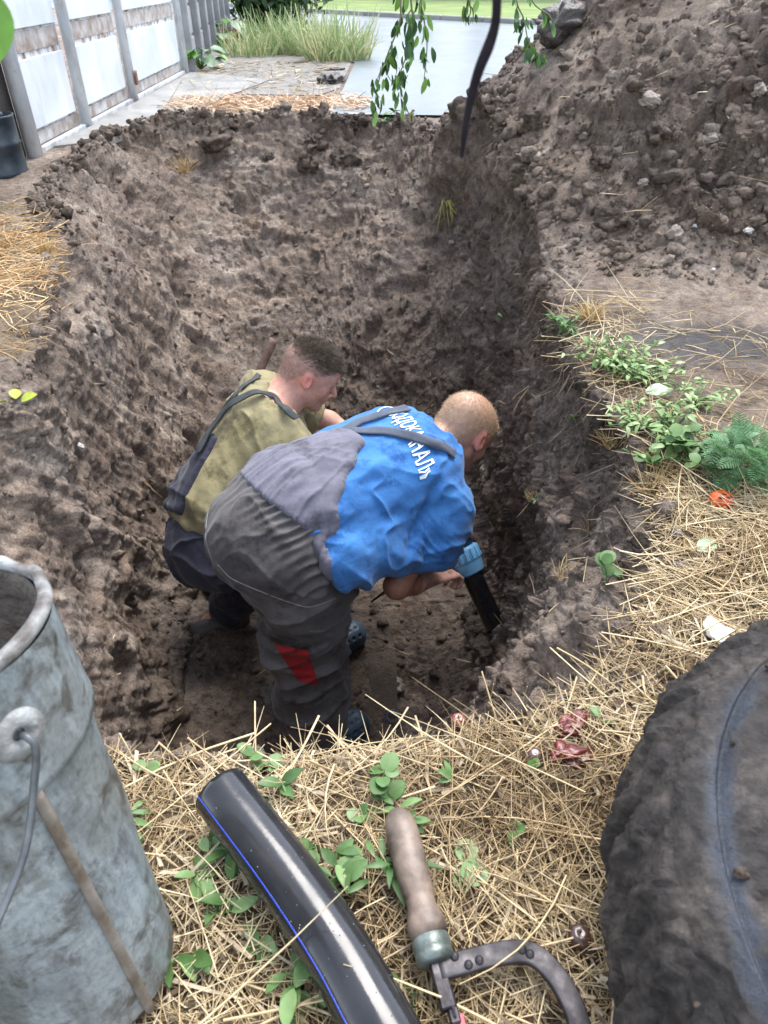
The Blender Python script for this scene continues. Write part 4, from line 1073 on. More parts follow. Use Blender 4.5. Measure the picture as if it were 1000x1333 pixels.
    def wrp2(V,n):
        t=(V-wst)@hd; lat_=(V-wst)@sd; fan=np.arctan2(lat_,np.maximum(La+.22-t,.05))
        k_=sstep(-.01,.05,t)
        return wr_sh(V,n)*k_+.005+.0085*np.clip(crease(fbm(np.stack([fan*17,t*3.0,0*t],1),2,431))+.2,0,1)*(1-.8*sstep(La-.08,La,t))+.0035*np.sin(lat_*170)*np.exp(-((t+.005)/.03)**2)
    o2,_,_=garment(pf,'back_panel',LILAC,root,wrp2,1); o2.location=-off; o2['label']='lilac grey elasticated back panel of the overalls'
    # straps: webbing laid over the shirt
    ribbon_on(sb,[(440,572),(462,553),(490,543),(516,537),(530,533)],.030,STRAP,root,off,.009)
    ribbon_on(sb,[(440,562),(470,563),(505,563),(545,571),(572,580),(590,592)],.030,STRAP,root,off,.009)
    # red knee-pocket patch and stitched seams, draped on the trousers
    tb=BVHTree.FromPolygons([tuple(v) for v in TV.tolist()],TF.tolist())
    def drape(pix,n_=9,lift=.003):
        """fills a polygon seen from the camera side with a small grid laid on the trousers"""
        (a_,b_,c_,d_)=[A_(q,float) for q in pix]; VV=[];ok=True
        for i in range(n_):
            for j in range(n_):
                u,v=i/(n_-1),j/(n_-1); q=(a_*(1-u)+b_*u)*(1-v)+(d_*(1-u)+c_*u)*v
                dr=cray(*q); h=tb.ray_cast(Vector(CAM),Vector(dr)); VV.append(A_(h[0])-dr*lift if h[0] is not None else at(*q,1.45))
        F_=[(i*n_+j,i*n_+j+1,(i+1)*n_+j+1,(i+1)*n_+j) for i in range(n_-1) for j in range(n_-1)]
        return A_(VV),F_
    VV,F_=drape([(357,838),(402,848),(415,893),(388,886)],26,.006); m_=len(VV)
    mesh_np('knee_patch',VV-off,F_,RED,root)
    def seam(name,pix,r_,mat,bvh):
        C0=catmull(A_([[x,y,0] for x,y in pix],float),36)[:,:2]; pts=[]
        for q in C0:
            h=bvh.ray_cast(Vector(CAM),Vector(cray(*q)))
            if h[0] is not None: pts.append(A_(h[0]))
        if len(pts)>3: V_,F2=tube_geo(pts,r_,5); return mesh_np(name,V_-off,F2,mat,root)
    SEAM=simple('seam_thread',(.20,.19,.18),(.28,.27,.26),90,.8)
    seam('seam',[(284,735),(300,752),(325,764),(350,774)],.0020,SEAM,tb); seam('seam',[(352,775),(380,785),(405,790),(440,778)],.0016,SEAM,tb)
    seam('pocket_edge',[(403,822),(420,822),(440,812)],.0035,GREY,tb); seam('seam',[(272,660),(268,700),(280,740)],.0012,SEAM,tb)
    # lettering across the shoulders
    cu=bpy.data.curves.new('back_lettering','FONT'); cu.body='ОБЛВОДОКАНАЛ»'; cu.size=.056; cu.align_x='CENTER'; cu.extrude=0; cu.offset=.0007; cu.resolution_u=2
    to=bpy.data.objects.new('tmp',cu); C.objects.link(to); dg=bpy.context.evaluated_depsgraph_get(); me=bpy.data.meshes.new_from_object(to.evaluated_get(dg)); bpy.data.objects.remove(to)
    import bmesh
    bm=bmesh.new(); bm.from_mesh(me); bmesh.ops.triangulate(bm,faces=bm.faces); bmesh.ops.subdivide_edges(bm,edges=bm.edges,cuts=1)
    L_=A_([v.co[:] for v in bm.verts]); wtot=L_[:,0].max()-L_[:,0].min()
    tc_=ch+hd*.005+sd*.040; arcR=.34
    newp=[]
    for p in L_:
        s_=p[0]/wtot*.30; hh_=p[1]*1.45
        base=tc_+sd*s_+hd*(hh_-.03-.22*s_-.35*s_*s_)
        h=sb.ray_cast(Vector(base+A_([0,0,.25])),Vector((0,0,-1)))
        q=A_(h[0]) if h[0] is not None else base; newp.append(q+A_([0,0,.0035])-sd*(-.002))
    for v,q in zip(bm.verts,newp): v.co=Vector(q-off)
    me2=bpy.data.meshes.new('back_lettering'); bm.to_mesh(me2); bm.free(); me2.materials.append(WHITE_PRINT)
    o=bpy.data.objects.new('back_lettering',me2); C.objects.link(o); o.parent=root
    # clogs
    CROC=simple('clog_foam',(.030,.055,.085),(.05,.085,.12),30,.5,bmp=.2)
    for A2 in (RA,LA):
        f=Field(A2-A_([.2,.2,.14]),A2+A_([.3,.3,.12]),.004); ft=A2*A_([1,1,0])+A_([0,0,-1.235])
        f.cap(ft-hd*.035,ft+hd*.15,.046,.056,.02,flat=A_([0,0,1.]),f=1.15); f.cap(ft-hd*.03-A_([0,0,.03]),ft+hd*.16-A_([0,0,.03]),.044,.050,.01,flat=A_([0,0,1.]),f=2.4)
        f.cap(ft+hd*.0+A_([0,0,.07]),ft-hd*.01+A_([0,0,.02]),.042,.036,.01,'sub')
        for i in range(5):
            for j in range(4):
                an=-1.1+j*.73; q=ft+hd*(.07+.028*i)+np.cross(hd,A_([0,0,1.]))*math.sin(an)*.05+A_([0,0,math.cos(an)*.05]); f.ell(q,(.0075,)*3,None,.001,'sub')
        o,_,_=garment(f,'clog',CROC,root,None,1); o.location=-off
    return dict(H=H,RW=RW,LW=LW)
BI=build_blue()

# ================================================================== young man in the olive shirt
def build_olive():
    hd=A_([.86,.51,0.]); sd=A_([.51,-.86,0.])
    off=A_([-.62,2.02,-1.22]); root=empty('person',off); tag(root,'young man in olive t-shirt and dark overalls crouching behind the man in blue','person')
    lo=A_([-1.0,1.68,-1.27]); hi=A_([.18,2.66,-.12])
    pel=A_([-.615,1.98,-.72]); mid=A_([-.550,2.07,-.56]); ch=A_([-.44,2.20,-.43]); neck=A_([-.375,2.28,-.365])
    RS=A_([-.335,2.09,-.455]); LS=A_([-.47,2.40,-.41]); RE=A_([-.20,2.10,-.70]); RW=A_([-.02,2.22,-.72]); LE=A_([-.22,2.46,-.56]); LW=A_([-.03,2.38,-.66])
    RK=A_([-.37,2.03,-.80]); LK=A_([-.50,2.36,-.80]); RA=A_([-.62,1.99,-1.14]); LA=A_([-.64,2.28,-1.14])
    H=Head(A_([-.268,2.33,-.287]),A_([.10,-.99,.06]),A_([.84,.10,-.53]),1.0)
    f=Field(lo,hi,.0040)
    f.cap(pel,mid,.125,.115,.03); f.cap(mid,ch,.11,.13,.04); f.cap(ch,neck,.095,.062,.03); f.chain([LS,ch,RS],[.055,.09,.055],.03)
    f.cap(neck-A_([.01,0,.01]),H.w((0,-.040,-.045)),.064,.056,.03); f.cap(neck+A_([.03,0,-.01]),H.w((0,.005,-.06)),.05,.046,.03)
    for a,b,c in ((RS,RE,RW),(LS,LE,LW)): f.chain([a,b,(b*.55+c*.45),c],[.050,.041,.038,.027],.018)
    hand(f,RW,A_([.8,.4,-.3]),A_([.2,.1,-.9]),-1,.8); hand(f,LW,A_([.8,-.2,-.4]),A_([.2,-.1,-.9]),1,.8)
    for K_,A2,s_ in ((RK,RA,1),(LK,LA,-1)):
        f.chain([pel+sd*.09*s_,K_,A2],[.085,.06,.042],.03); f.cap(A2,A2-hd*.0+A_([-.08,-.02,-.05]),.04,.03,.02)
    H.add(f)
    V,F=f.net(1)
    c,hair,L=H.tint(V,SKC*A_([1.04,1.04,1.06]),A_([.07,.05,.035]))
    rn=np.exp(-((V-H.w((.045,-.045,-.07)))**2).sum(1)/.05**2)[:,None]; c=c*(1-.35*rn)+A_([.58,.25,.18])*.35*rn
    mole=np.exp(-((V-H.w((.060,-.020,-.072)))**2).sum(1)/.0045**2)[:,None]; c=c*(1-.9*mole)+A_([.05,.02,.015])*mole*.9
    top=sstep(.030,.095,L[:,2]+.12*L[:,1])
    hw=hair*(.42+.50*top)*(.9+.2*vnoise(V*150,4)); c=c*(1-hw[:,None])+(A_([.15,.115,.09])*(1-top[:,None])+A_([.085,.06,.042])*top[:,None])*hw[:,None]
    beard=np.clip(np.exp(-((L[:,2]+.085)/.03)**2)*(L[:,1]>-.02)*.22,0,1)[:,None]; c=c*(1-beard)+A_([.25,.15,.11])*beard
    body=mesh_np('body',V-off,F,SKIN,root,True,{'col':c})
    o=hair_strands('hair',V,F,hair,5200,H,lambda L_:np.stack([L_[:,0]*3,.45+0*L_[:,0],.30+0*L_[:,0]],1),.010,.024,.0016,HAIRB,root,.6,lambda L_:(L_[:,2]+.15*L_[:,1]>.035),lambda L_: .02+sstep(.040,.095,L_[:,2]+.12*L_[:,1])); o.location=-off
    o=hair_strands('hair',V,F,hair,4200,H,lambda L_:np.stack([L_[:,0]*3,-.1+0*L_[:,0],-.4+0*L_[:,0]],1),.003,.007,.0010,simple('short_brown_hair',(.14,.11,.085),(.22,.18,.14),60,.6),root,.5); o.location=-off
    # shirt
    f=Field(lo,hi,.0048); bk=np.cross(sd,(ch-mid)/np.linalg.norm(ch-mid)); 
    f.cap(mid-(ch-mid)*.45,ch,.150,.165,.05,flat=bk,f=1.25); f.chain([LS,ch+A_([.0,0,-.01]),RS],[.076,.118,.080],.05); f.cap(ch,neck-A_([.005,.0,.012]),.105,.076,.03)
    RSe=RS+(RE-RS)*.85; LSe=LS+(LE-LS)*.8; f.chain([RS,RSe],[.078,.080],.035); f.chain([LS,LSe],[.075,.072],.035)
    f.cap(A_([-.36,2.14,-.62]),A_([-.47,2.10,-.66]),.11,.10,.05)
    G=f.grid()
    def cutcap(p,d,r_):
        d=A_(d)/np.linalg.norm(d); q=G-p.astype(np.float32); t=q@d.astype(np.float32); rad=np.linalg.norm(q-t[...,None]*d.astype(np.float32),axis=-1)
        np.maximum(f.D,-np.maximum(-t,rad-r_).astype(np.float32),out=f.D)
    cutcap(RSe,RE-RS,.12); cutcap(LSe,LE-LS,.12); cutcap(neck+A_([.018,.0,.004]),A_([.80,-.10,.72]),.14)
    Mh=frame_from(ch-mid,(0,-.3,1.)); Ms=frame_from(RE-RS,(0,0,1)); Mx=frame_from((.3,-.5,-.8),(1,0,0))
    def wr(V,n):
        d=fbm(V*5,3,501)*.010+.009*ridge(aniso(V,Mx,(3,12,12),503))+.014*crease(aniso(V,Mx,(3,10,10),504,2))
        lo_=sstep(-.48,-.64,V[:,2]); d+=lo_*.016*ridge(aniso(V,Mh,(13,4,4),505))
        s_=np.exp(-((V-RS)**2).sum(1)/.13**2); d+=s_*.010*ridge(aniso(V,Ms,(12,4,5),507)); return d
    o,SV,SF=garment(f,'t_shirt',GREENS,root,wr,2); o.location=-off; shF=f
    sb=BVHTree.FromPolygons([tuple(v) for v in SV.tolist()],SF.tolist())
    # overalls
    f=Field(lo,hi,.0052)
    f.cap(pel-A_([0,0,.02]),pel+A_([.045,.045,.06]),.148,.148,.05); f.ell(pel+A_([-.025,-.02,-.06]),(.140,.165,.155),frame_from(hd,(0,0,1)),.05)
    for K_,A2,s_ in ((RK,RA,1),(LK,LA,-1)): f.chain([pel+sd*.09*s_-A_([0,0,.05]),K_,A2],[.125,.095,.075],.05)
    # waist opening gapes away from the back
    ax=(ch-pel)/np.linalg.norm(ch-pel); G=f.grid()
    f.plane(pel+ax*.085+A_([-.05,-.0,-.0]),ax+A_([.18,-.0,.10]),.004,G=G)
    def wrt(V,n): return fbm(V*6,3,521)*.012+.014*crease(aniso(V,frame_from((.6,.2,-.3),(0,1,0)),(3,10,10),524,2))+.008*ridge(aniso(V,frame_from((.5,-.2,-.5),(0,1,0)),(3,10,10),523))
    o,TV,TF=garment(f,'trousers',NAVY,root,wrt,2); o.location=-off
    # bib back panel standing off the back, left of the shirt
    sh=shF.D-.009; G=shF.grid(); a=(G-pel.astype(np.float32))@ax.astype(np.float32); lat=(G-pel.astype(np.float32))@sd.astype(np.float32)
    LaA=.30; wid=.15-np.clip(a-.05,0,1)*.42
    bd=(G-((mid+ch)/2).astype(np.float32))@np.cross(sd,ax).astype(np.float32)*(1)
    sgn=1 if np.cross(sd,ax)[2]>0 else -1
    pn=np.maximum(sh,np.maximum(np.abs(lat+.10)-wid*.8,np.maximum(a-LaA,.02-a))); pn=np.maximum(pn,-(bd*sgn)-.0)
    pf=shF.copy(); pf.D=pn.astype(np.float32); o,_,_=garment(pf,'back_panel',NAVY,root,lambda V,n: wr(V,n)+.004,2); o.location=-off
    BOOT=simple('muddy_boot',(.030,.028,.026),(.07,.058,.047),20,.6,bmp=.4)
    for A2 in (RA,LA):
        f=Field(A2-A_([.25,.2,.13]),A2+A_([.2,.2,.14]),.005); ft=A2*A_([1,1,0])+A_([0,0,-1.19])
        f.cap(A2+A_([0,0,.03]),ft,.058,.055,.03); f.cap(ft+A_([.03,0,-.01]),ft-hd*.12-A_([0,0,.015]),.052,.046,.03); o,_,_=garment(f,'boot',BOOT,root,None,1); o.location=-off
    STRAP2=simple('dark_strap',(.022,.026,.026),(.045,.05,.05),30,.8)
    ribbon_on(sb,[(262,590),(285,556),(310,528),(335,516),(352,519),(372,536),(384,550)],.026,STRAP2,root,off,.026)
    ribbon_on(sb,[(262,582),(280,555),(300,527),(320,503),(338,490)],.022,STRAP2,root,off,.012)
    return root
build_olive()
# ------------------------------------------------------------------ straw mulch
def near_region(x,y):
    if inside_rim(np.array([x]),np.array([y]),RIMPOLY)[0]: return 0
    return 1
def straw_points(n,fn):
    P_=[];Nn=[]
    while len(P_)<n:
        x,y,ok=fn()
        if not ok: continue
        if in_pit(x,y): continue
        p,nn=down(x,y,1.5); P_.append(p); Nn.append(nn)
    return np.array(P_)
def lay(P_,l0,l1,wd,mat,name,lab,tilt=.16,zr=.022,tube=True,seg=3,droop=(0,.15),cv=None):
    n=len(P_); a=RNG.random(n)*6.283; d=np.stack([np.cos(a),np.sin(a),RNG.normal(0,tilt,n)],1)
    L=RNG.uniform(l0,l1,n)*RNG.choice([.5,1,1,1.5],n); r_=P_.copy(); r_-=d*(L*.5)[:,None]*np.array([1,1,0]); r_[:,2]+=RNG.random(n)**1.6*zr+.001
    o=blades(name,r_,d,L,RNG.uniform(.6,1.4,n)*wd,RNG.uniform(*droop,n),mat,seg,tube=tube,bend=RNG.normal(0,.17,n)*RNG.choice([1,1,2.5],n),colv=np.clip(.45+.38*fbm(P_*np.array([6,6,0]),3,55)*1.6+RNG.normal(0,.22,n),0,1))
    return tag(o,lab,kind='stuff')
def f_near():
    y=random.random()**1.0*1.15+.12; x=random.uniform(-.62,1.25)
    d=max(0,y-.95)/.3
    return x,y, (random.random()<1) and (x<.95 or y<.6 or y>.55) and not (y>1.0 and x<.55)
Pn=straw_points(25000,f_near)
lay(Pn,.02,.095,.0015,STRAW,'straw','dry straw mulch covering the near edge of the pit',.14,.020)
lay(straw_points(7000,f_near),.015,.06,.0042,veg_mat('flat_chaff',[(0,(.16,.11,.06)),(.4,(.34,.26,.16)),(1,(.60,.50,.36))],.6),'chaff','broken flat chaff matted between the straw',.18,.016,False,2)
def f_right():
    y=random.uniform(.85,2.1); x=random.uniform(.5,2.0)
    return x,y, random.random()<math.exp(-max(0,y-1.15)/.17)
lay(straw_points(5200,f_right),.05,.16,.0026,STRAW,'straw','dry straw on the right bank of the pit',.14,.018)
# thick stalks on top
lay(straw_points(800,f_near),.12,.26,.0030,veg_mat('pale_stalk',[(0,(.42,.30,.15)),(1,(.70,.56,.34))],.45),'straw_stalks','longer pale stalks lying across the mulch',.10,.03,True,5)
# dark rotten bits between the straw
lay(straw_points(5000,f_near),.015,.05,.0045,veg_mat('rotten_stalk',[(0,(.035,.022,.014)),(1,(.13,.08,.045))],.7),'straw_litter','dark rotten litter between the straw',.1,.008,False)
def f_left():
    y=random.uniform(1.9,3.6); x=random.uniform(-2.5,-1.0); return x,y, random.random()<math.exp(-((y-2.65)/.55)**2) 
lay(straw_points(3600,f_left),.05,.16,.0036,STRAWG,'straw','golden straw on the left bank of the pit',.15,.018)
def f_far():
    x=random.uniform(-1.7,-.12); y=6.42+random.gauss(0,.20); return x,y,True
lay(straw_points(3200,f_far),.08,.22,.007,veg_mat('pinkish_straw',[(0,(.50,.33,.20)),(1,(.74,.58,.42))],.6),'straw','band of pale straw beyond the far rim of the pit',.12,.02,False)
def f_gr():
    x=random.uniform(-1.9,-.5); y=random.uniform(7.2,9.6); return x,y,random.random()<.7
lay(straw_points(1100,f_gr),.05,.16,.007,STRAW,'straw','sparse straw on the grey verge',.1,.01,False)
def f_edge():   # pale wisps at the foot of the heap
    k=random.choice([(.68,2.15,.10),(.62,1.85,.08),(.95,1.85,.22),(1.2,1.6,.2),(.62,1.5,.10)]); return random.gauss(k[0],k[2]),random.gauss(k[1],k[2]),True
lay(straw_points(650,f_edge),.05,.18,.0028,STRAW,'straw','wisps of straw at the foot of the spoil heap',.2,.03)
# stubble standing up along the near rim: few tall bent stalks, each a thing
def rimstalk(px,py,pts,lab):
    """bent dry stalk rooted in the near bank; pts = offsets in metres"""
    p=hit(px,py)[0]; r_=empty('dry_stalk',p); tag(r_,lab,'stalk','dry stalks standing on the near rim')
    mb=MB()
    for k,q in enumerate(pts): q=catmull(q,9); mb.tube(q,np.linspace(.0019,.0010,9),5)
    mb.build('stem',STRAW,r_) if 0 else with_tone(mb.build('stem',STRAW,r_),RNG.uniform(.5,1))
rimstalk(415,962,[[(0,0,-.01),(.01,.02,.04),(.025,.03,.10)],[(.018,.025,.07),(.03,.03,.085),(.032,.02,.12)],[(0,0,0),(-.02,.01,.03),(-.035,.02,.07)]],'forked dry stalk standing against the legs of the man in blue')
rimstalk(385,972,[[(0,0,-.01),(-.004,.01,.03),(-.008,.02,.055)]],'short dry stalk below the red knee patch')
rimstalk(592,930,[[(0,0,-.01),(.006,.01,.035),(.016,.02,.085)]],'thin upright stalk near the middle of the near rim')
rimstalk(632,925,[[(0,0,-.01),(.010,.01,.03),(.014,.02,.065)],[(.012,.01,.05),(.02,.0,.05),(.024,.0,.045)]],'hooked dry stalk right of the middle of the near rim')
rimstalk(680,920,[[(0,0,-.01),(.004,.01,.02),(.006,.012,.05)]],'short stalk standing over the rotten tomato')
rimstalk(715,900,[[(0,0,-.01),(.0,.01,.02),(-.006,.012,.04)],[(0,0,0),(.02,.0,.02),(.05,.0,.03)]],'branched stalk between the pit edge and the tyre')
rimstalk(180,1000,[[(0,0,-.01),(-.01,.01,.03),(-.02,.02,.055)],[(0,0,0),(.02,.01,.02),(.03,.02,.03)]],'forked stalk beside the galvanised bucket')
rimstalk(260,1000,[[(0,0,0),(.03,.01,.018),(.075,.02,.03)]],'pale bent stalk leaning over the pit at the tip of the pipe')

# ------------------------------------------------------------------ leaves and weeds
def leaf_mesh(name,L,W,seg=5,fold=.18,curl=.25,mat=GREEN,shape='oval',tonev=.5):
    V=[];F=[]
    for i in range(seg+1):
        t=i/seg; w_={'oval':math.sin(math.pi*min(1,t*.94+.03))**.75,'round':math.sin(math.pi*min(.999,t*.9+.08))**.5,'lance':math.sin(math.pi*min(1,t*.96+.02))**1.1}[shape]*W/2
        z=-curl*L*t*t; 
        for s_ in (-1,0,1): V.append((s_*w_, t*L, z+abs(s_)*w_*fold))
    n=len(V)
    V+= [(x,y,z-.0007) for x,y,z in V]
    for i in range(seg):
        for j in (0,1):
            a=i*3+j; F.append((a,a+1,a+4,a+3)); F.append((n+a,n+a+3,n+a+4,n+a+1))
    me=bpy.data.meshes.new(name); me.from_pydata(V,[],F); me.materials.append(mat)
    at_=me.attributes.new('tone','FLOAT','POINT'); at_.data.foreach_set('value',np.clip(tonev+RNG.normal(0,.05,len(V)),0,1).astype(np.float32))
    for p in me.polygons: p.use_smooth=True
    return me
ROUND=[leaf_mesh('round_leaf',.020,.019,5,.15,.1,GREEN,'round',t) for t in (.35,.6,.85)]
OVAL=[leaf_mesh('oval_leaf',.028,.015,5,.25,.3,GREEN,'oval',t) for t in (.3,.55,.8)]
LANCE=[leaf_mesh('lance_leaf',.034,.009,5,.3,.5,GREEN,'lance',t) for t in (.4,.7)]
def weed(px,py,n,kind,sc,spread,height,lab,group='green weeds growing through the straw',p=None,leanto=(0,0),name='weed'):
    p=hit(px,py)[0] if p is None else np.array(p); r_=empty(name,p); tag(r_,lab,'weed',group)
    mb=MB(); rg=random.Random(px*7+py)
    ns=max(1,n//3); tips=[]
    for s_ in range(ns):
        a=rg.random()*6.28; rr=spread*rg.uniform(.3,1); e=np.array([math.cos(a)*rr+leanto[0],math.sin(a)*rr+leanto[1],height*rg.uniform(.5,1)])
        q=catmull([(0,0,-.006),e*np.array([.4,.4,.6]),e],6); mb.tube(q,np.linspace(.0012,.0007,6)*sc,5); tips.append(q)
    with_tone(mb.build('stem',GREEN,r_),.45)
    for k in range(n):
        q=tips[k%ns]; b=q[5] if k<ns else q[rg.randint(2,5)]
        me=rg.choice(kind); inst(me,'leaf',r_,tuple(b),(rg.uniform(-.3,.9),rg.uniform(-.5,.5),rg.random()*6.28),(sc*rg.uniform(.7,1.25),)*3)
    return r_
W_=[(288,1112,14,OVAL,1.15,.030,.045,'leafy weed pressed against the left side of the black pipe'),
(345,1005,7,ROUND,1.0,.03,.03,'weed sprouting beside the upper end of the black pipe'),
(362,1030,5,OVAL,1.0,.02,.03,'small weed just right of the pipe near its upper end'),
(450,972,7,ROUND,1.2,.022,.035,'round-leaved weed on the very edge of the pit'),
(430,1145,10,OVAL,1.1,.026,.035,'weed touching the right side of the black pipe'),
(470,1075,5,ROUND,.8,.02,.02,'tiny weed between the pipe and the saw handle'),
(500,1040,10,ROUND,1.1,.030,.035,'weed growing around the rounded tip of the saw handle'),
(508,1135,9,LANCE,1.2,.024,.05,'narrow-leaved weed left of the middle of the saw handle'),
(605,1098,1,ROUND,2.0,.004,.018,'single big round leaf right of the saw handle'),
(590,1140,1,ROUND,1.7,.004,.012,'round leaf lowest of three beside the saw handle'),
(628,1130,1,ROUND,1.5,.004,.012,'round leaf rightmost of three beside the saw handle'),
(662,1085,2,ROUND,.8,.008,.01,'pair of small leaves in the straw between saw and tyre'),
(395,1285,6,OVAL,1.25,.02,.05,'weed with a large leaf left of the lower pipe'),
(292,1188,9,OVAL,1.0,.030,.025,'weed midway between bucket and pipe'),
(245,1240,7,OVAL,1.0,.03,.02,'weed close to the right side of the bucket'),
(390,1325,7,ROUND,1.0,.03,.02,'weed at the bottom beside the pipe'),
(165,1075,5,LANCE,.9,.02,.02,'small weed at the shoulder of the bucket'),
(520,1300,6,ROUND,1.2,.02,.012,'weed between the pipe and the red saw blade'),
(205,1010,5,ROUND,.8,.02,.02,'small weed where the pit edge meets the bucket'),
(790,945,3,OVAL,.9,.012,.02,'small leaf sprig beside the split tomato'),
(655,1100,2,ROUND,.7,.01,.01,'tiny pale leaves among straw left of the tyre')]
W_+=[(325,1060,6,OVAL,.8,.02,.03,'small weed at the middle of the pipe on its right'),
(415,1105,7,ROUND,.8,.025,.025,'little weed beside the pipe above the larger leafy weed'),
(530,1080,5,OVAL,.8,.015,.03,'weed at the right side of the handle top'),
(455,1165,6,LANCE,.9,.02,.04,'narrow weed halfway between pipe and ferrule'),
(265,1145,6,OVAL,.8,.02,.03,'weed left of the pipe just above the midway weed'),
(350,1240,6,OVAL,.9,.02,.02,'weed close under the left side of the pipe'),
(700,1010,3,ROUND,.7,.01,.015,'tiny weed below the small plum-like fruit'),
(575,1015,4,OVAL,.7,.015,.02,'tiny weed in the straw under the shrivelled fruit'),
(495,1065,8,OVAL,.9,.03,.03,'weed trailing left from the tip of the saw handle'),
(190,1110,5,ROUND,.8,.02,.02,'weed by the lower shoulder of the bucket')]
for a in W_: weed(*a)
g2='weeds on the right bank of the pit'
BRG=veg_mat('bright_weed_green',[(0,(.11,.21,.05)),(.5,(.23,.37,.11)),(1,(.42,.52,.25))],.42,.3)
GT=[leaf_mesh('small_leaf',.019,.008,4,.3,.5,BRG,'oval',t) for t in (.3,.6,.9)]
for a in [(742,442,26,LANCE,1.5,.085,.07,'grassy weed highest on the right bank by the pit edge'),
(800,482,150,GT,1.2,.15,.07,'spreading low weed on the right bank below the wet mud'),
(842,500,100,GT,1.2,.10,.06,'weed next to the pale wide leaf'),
(905,528,90,GT,1.1,.12,.05,'sparse weed bordering the wet mud patch'),
(830,560,90,GT,1.2,.09,.06,'weed hanging over the pit edge beside dry grass'),
(868,578,130,GT,1.2,.11,.07,'broad weed in the middle of the green strip'),
(900,606,60,ROUND,1.3,.08,.06,'round-leaved weed left of the feathery plant'),
(848,612,20,ROUND,1.2,.06,.05,'weed above the tuft of dry grass'),
(790,762,8,ROUND,1.25,.022,.055,'bright yellow-green seedling on the bare right bank'),
(655,415,6,GT,1.1,.03,.03,'tiny green sprig high on the shaded pit wall'),
(745,548,5,GT,.9,.02,.03,'little sprig on the lip of the shaded wall'),
(508,172,9,LANCE,2.2,.05,.12,'light green sprig on the far rim below the hanging branch')]: weed(*a[:-1],a[-1],group=g2)
# feathery plant (fern-like leaves)
def feather(L,n=9):
    V=[];F=[]
    for i in range(n):
        t=i/n; c=np.array([0,t*L,.12*L*math.sin(t*2.4)-.25*L*t*t]); w_=L*.36*math.sin(math.pi*(t*.85+.15))
        for s_ in (-1,1):
            for j in range(3):
                u0,u1=j/3,(j+1)/3; q=lambda u,o: c+np.array([s_*w_*u, w_*.55*u+o*L*.035, -.12*w_*u])
                b=len(V); V+=[q(u0,-1),q(u0,1),q(u1,.8),q(u1,-.8)]; F.append((b,b+1,b+2,b+3))
                if j: 
                    b=len(V); m_=q(u0,0); tip=m_+np.array([s_*w_*.10,w_*.30,.02*L]); V+=[m_+np.array([0,-L*.012,0]),m_+np.array([0,L*.012,0]),tip]; F.append((b,b+1,b+2))
    b=len(V); V+=[np.array([-.0008,0,0]),np.array([.0008,0,0]),np.array([.0005,L,-.1*L]),np.array([-.0005,L,-.1*L])]; F.append((b,b+1,b+2,b+3))
    me=bpy.data.meshes.new('feather_leaf'); me.from_pydata([tuple(v) for v in V],[],F); me.materials.append(FEA)
    a_=me.attributes.new('tone','FLOAT','POINT'); a_.data.foreach_set('value',RNG.random(len(V)).astype(np.float32)); return me
FEA=veg_mat('feathery_green',[(0,(.06,.14,.05)),(.5,(.12,.25,.10)),(1,(.22,.38,.19))],.45,.3)
fm=[feather(.052),feather(.062)]
p=hit(960,632)[0]; r_=empty('feathery_plant',p); tag(r_,'bushy plant with feathery dark green leaves above the tomato','plant')
mb=MB()
for k in range(8):
    a=k*.8; e=np.array([math.cos(a)*.03,math.sin(a)*.03,.06]); mb.tube(catmull([(0,0,-.01),e*.5,e],5),.0018,5)
with_tone(mb.build('stem',FEA,r_),.4)
for k in range(200):
    a=random.random()*6.28; rr=random.random()**.5*.058; h=random.uniform(.01,.10)
    inst(random.choice(fm),'leaf',r_,(math.cos(a)*rr,math.sin(a)*rr+.01,h),(random.uniform(-.6,1.2),random.uniform(-.6,.6),a-1.57+random.gauss(0,.5)),(random.uniform(.5,.95),)*3)
# dry grass tufts
DRY=veg_mat('dry_tuft',[(0,(.36,.20,.07)),(.5,(.55,.38,.16)),(1,(.66,.54,.30))],.5)
for px,py,n,l,lab in [(800,578,110,.10,'orange dry grass tuft hanging over the pit edge'),(850,640,120,.12,'tall dry grass tuft left of the tomato'),(870,610,60,.08,'dry grass tuft among round-leaved weeds'),(768,415,80,.10,'pale dry grass wisp at the foot of the heap'),(770,690,26,.09,'few dry stalks splayed on the bare right bank'),(735,745,26,.07,'thin straw fan lying on the bare right bank'),(240,225,46,.20,'dry root wisp hanging high on the far-left pit slope'),(60,330,120,.10,'golden tuft on the left bank near the dark hole'),(325,295,10,.16,'few straws stuck in the far slope of the pit'),(695,648,60,.055,'pale dry plant tuft stuck in the shaded wall')]:
    p=hit(px,py)[0]; tuft('dry_grass_tuft',lab,'grass tuft',tuple(p),.02,.02,n,l*.5,l,.0022 if py>500 else .004,DRY,.5,'dry grass tufts round the pit',True)
weed(697,655,9,GT,.9,.03,.03,'green sprig inside the pale tuft on the shaded wall',group=g2)
# yellow drooping blades at the far right corner of the pit
p=hit(583,272)[0]; tuft('yellow_grass','yellow-green grass blades hanging down the right pit wall','grass',tuple(p+np.array([-.02,-.05,.05])),.03,.03,14,.10,.26,.006,veg_mat('yellow_green',[(0,(.20,.17,.03)),(1,(.45,.40,.10))],.5),.5)
for o in [bpy.data.objects['yellow_grass']]:
    o.rotation_euler=(R(150),0,0)
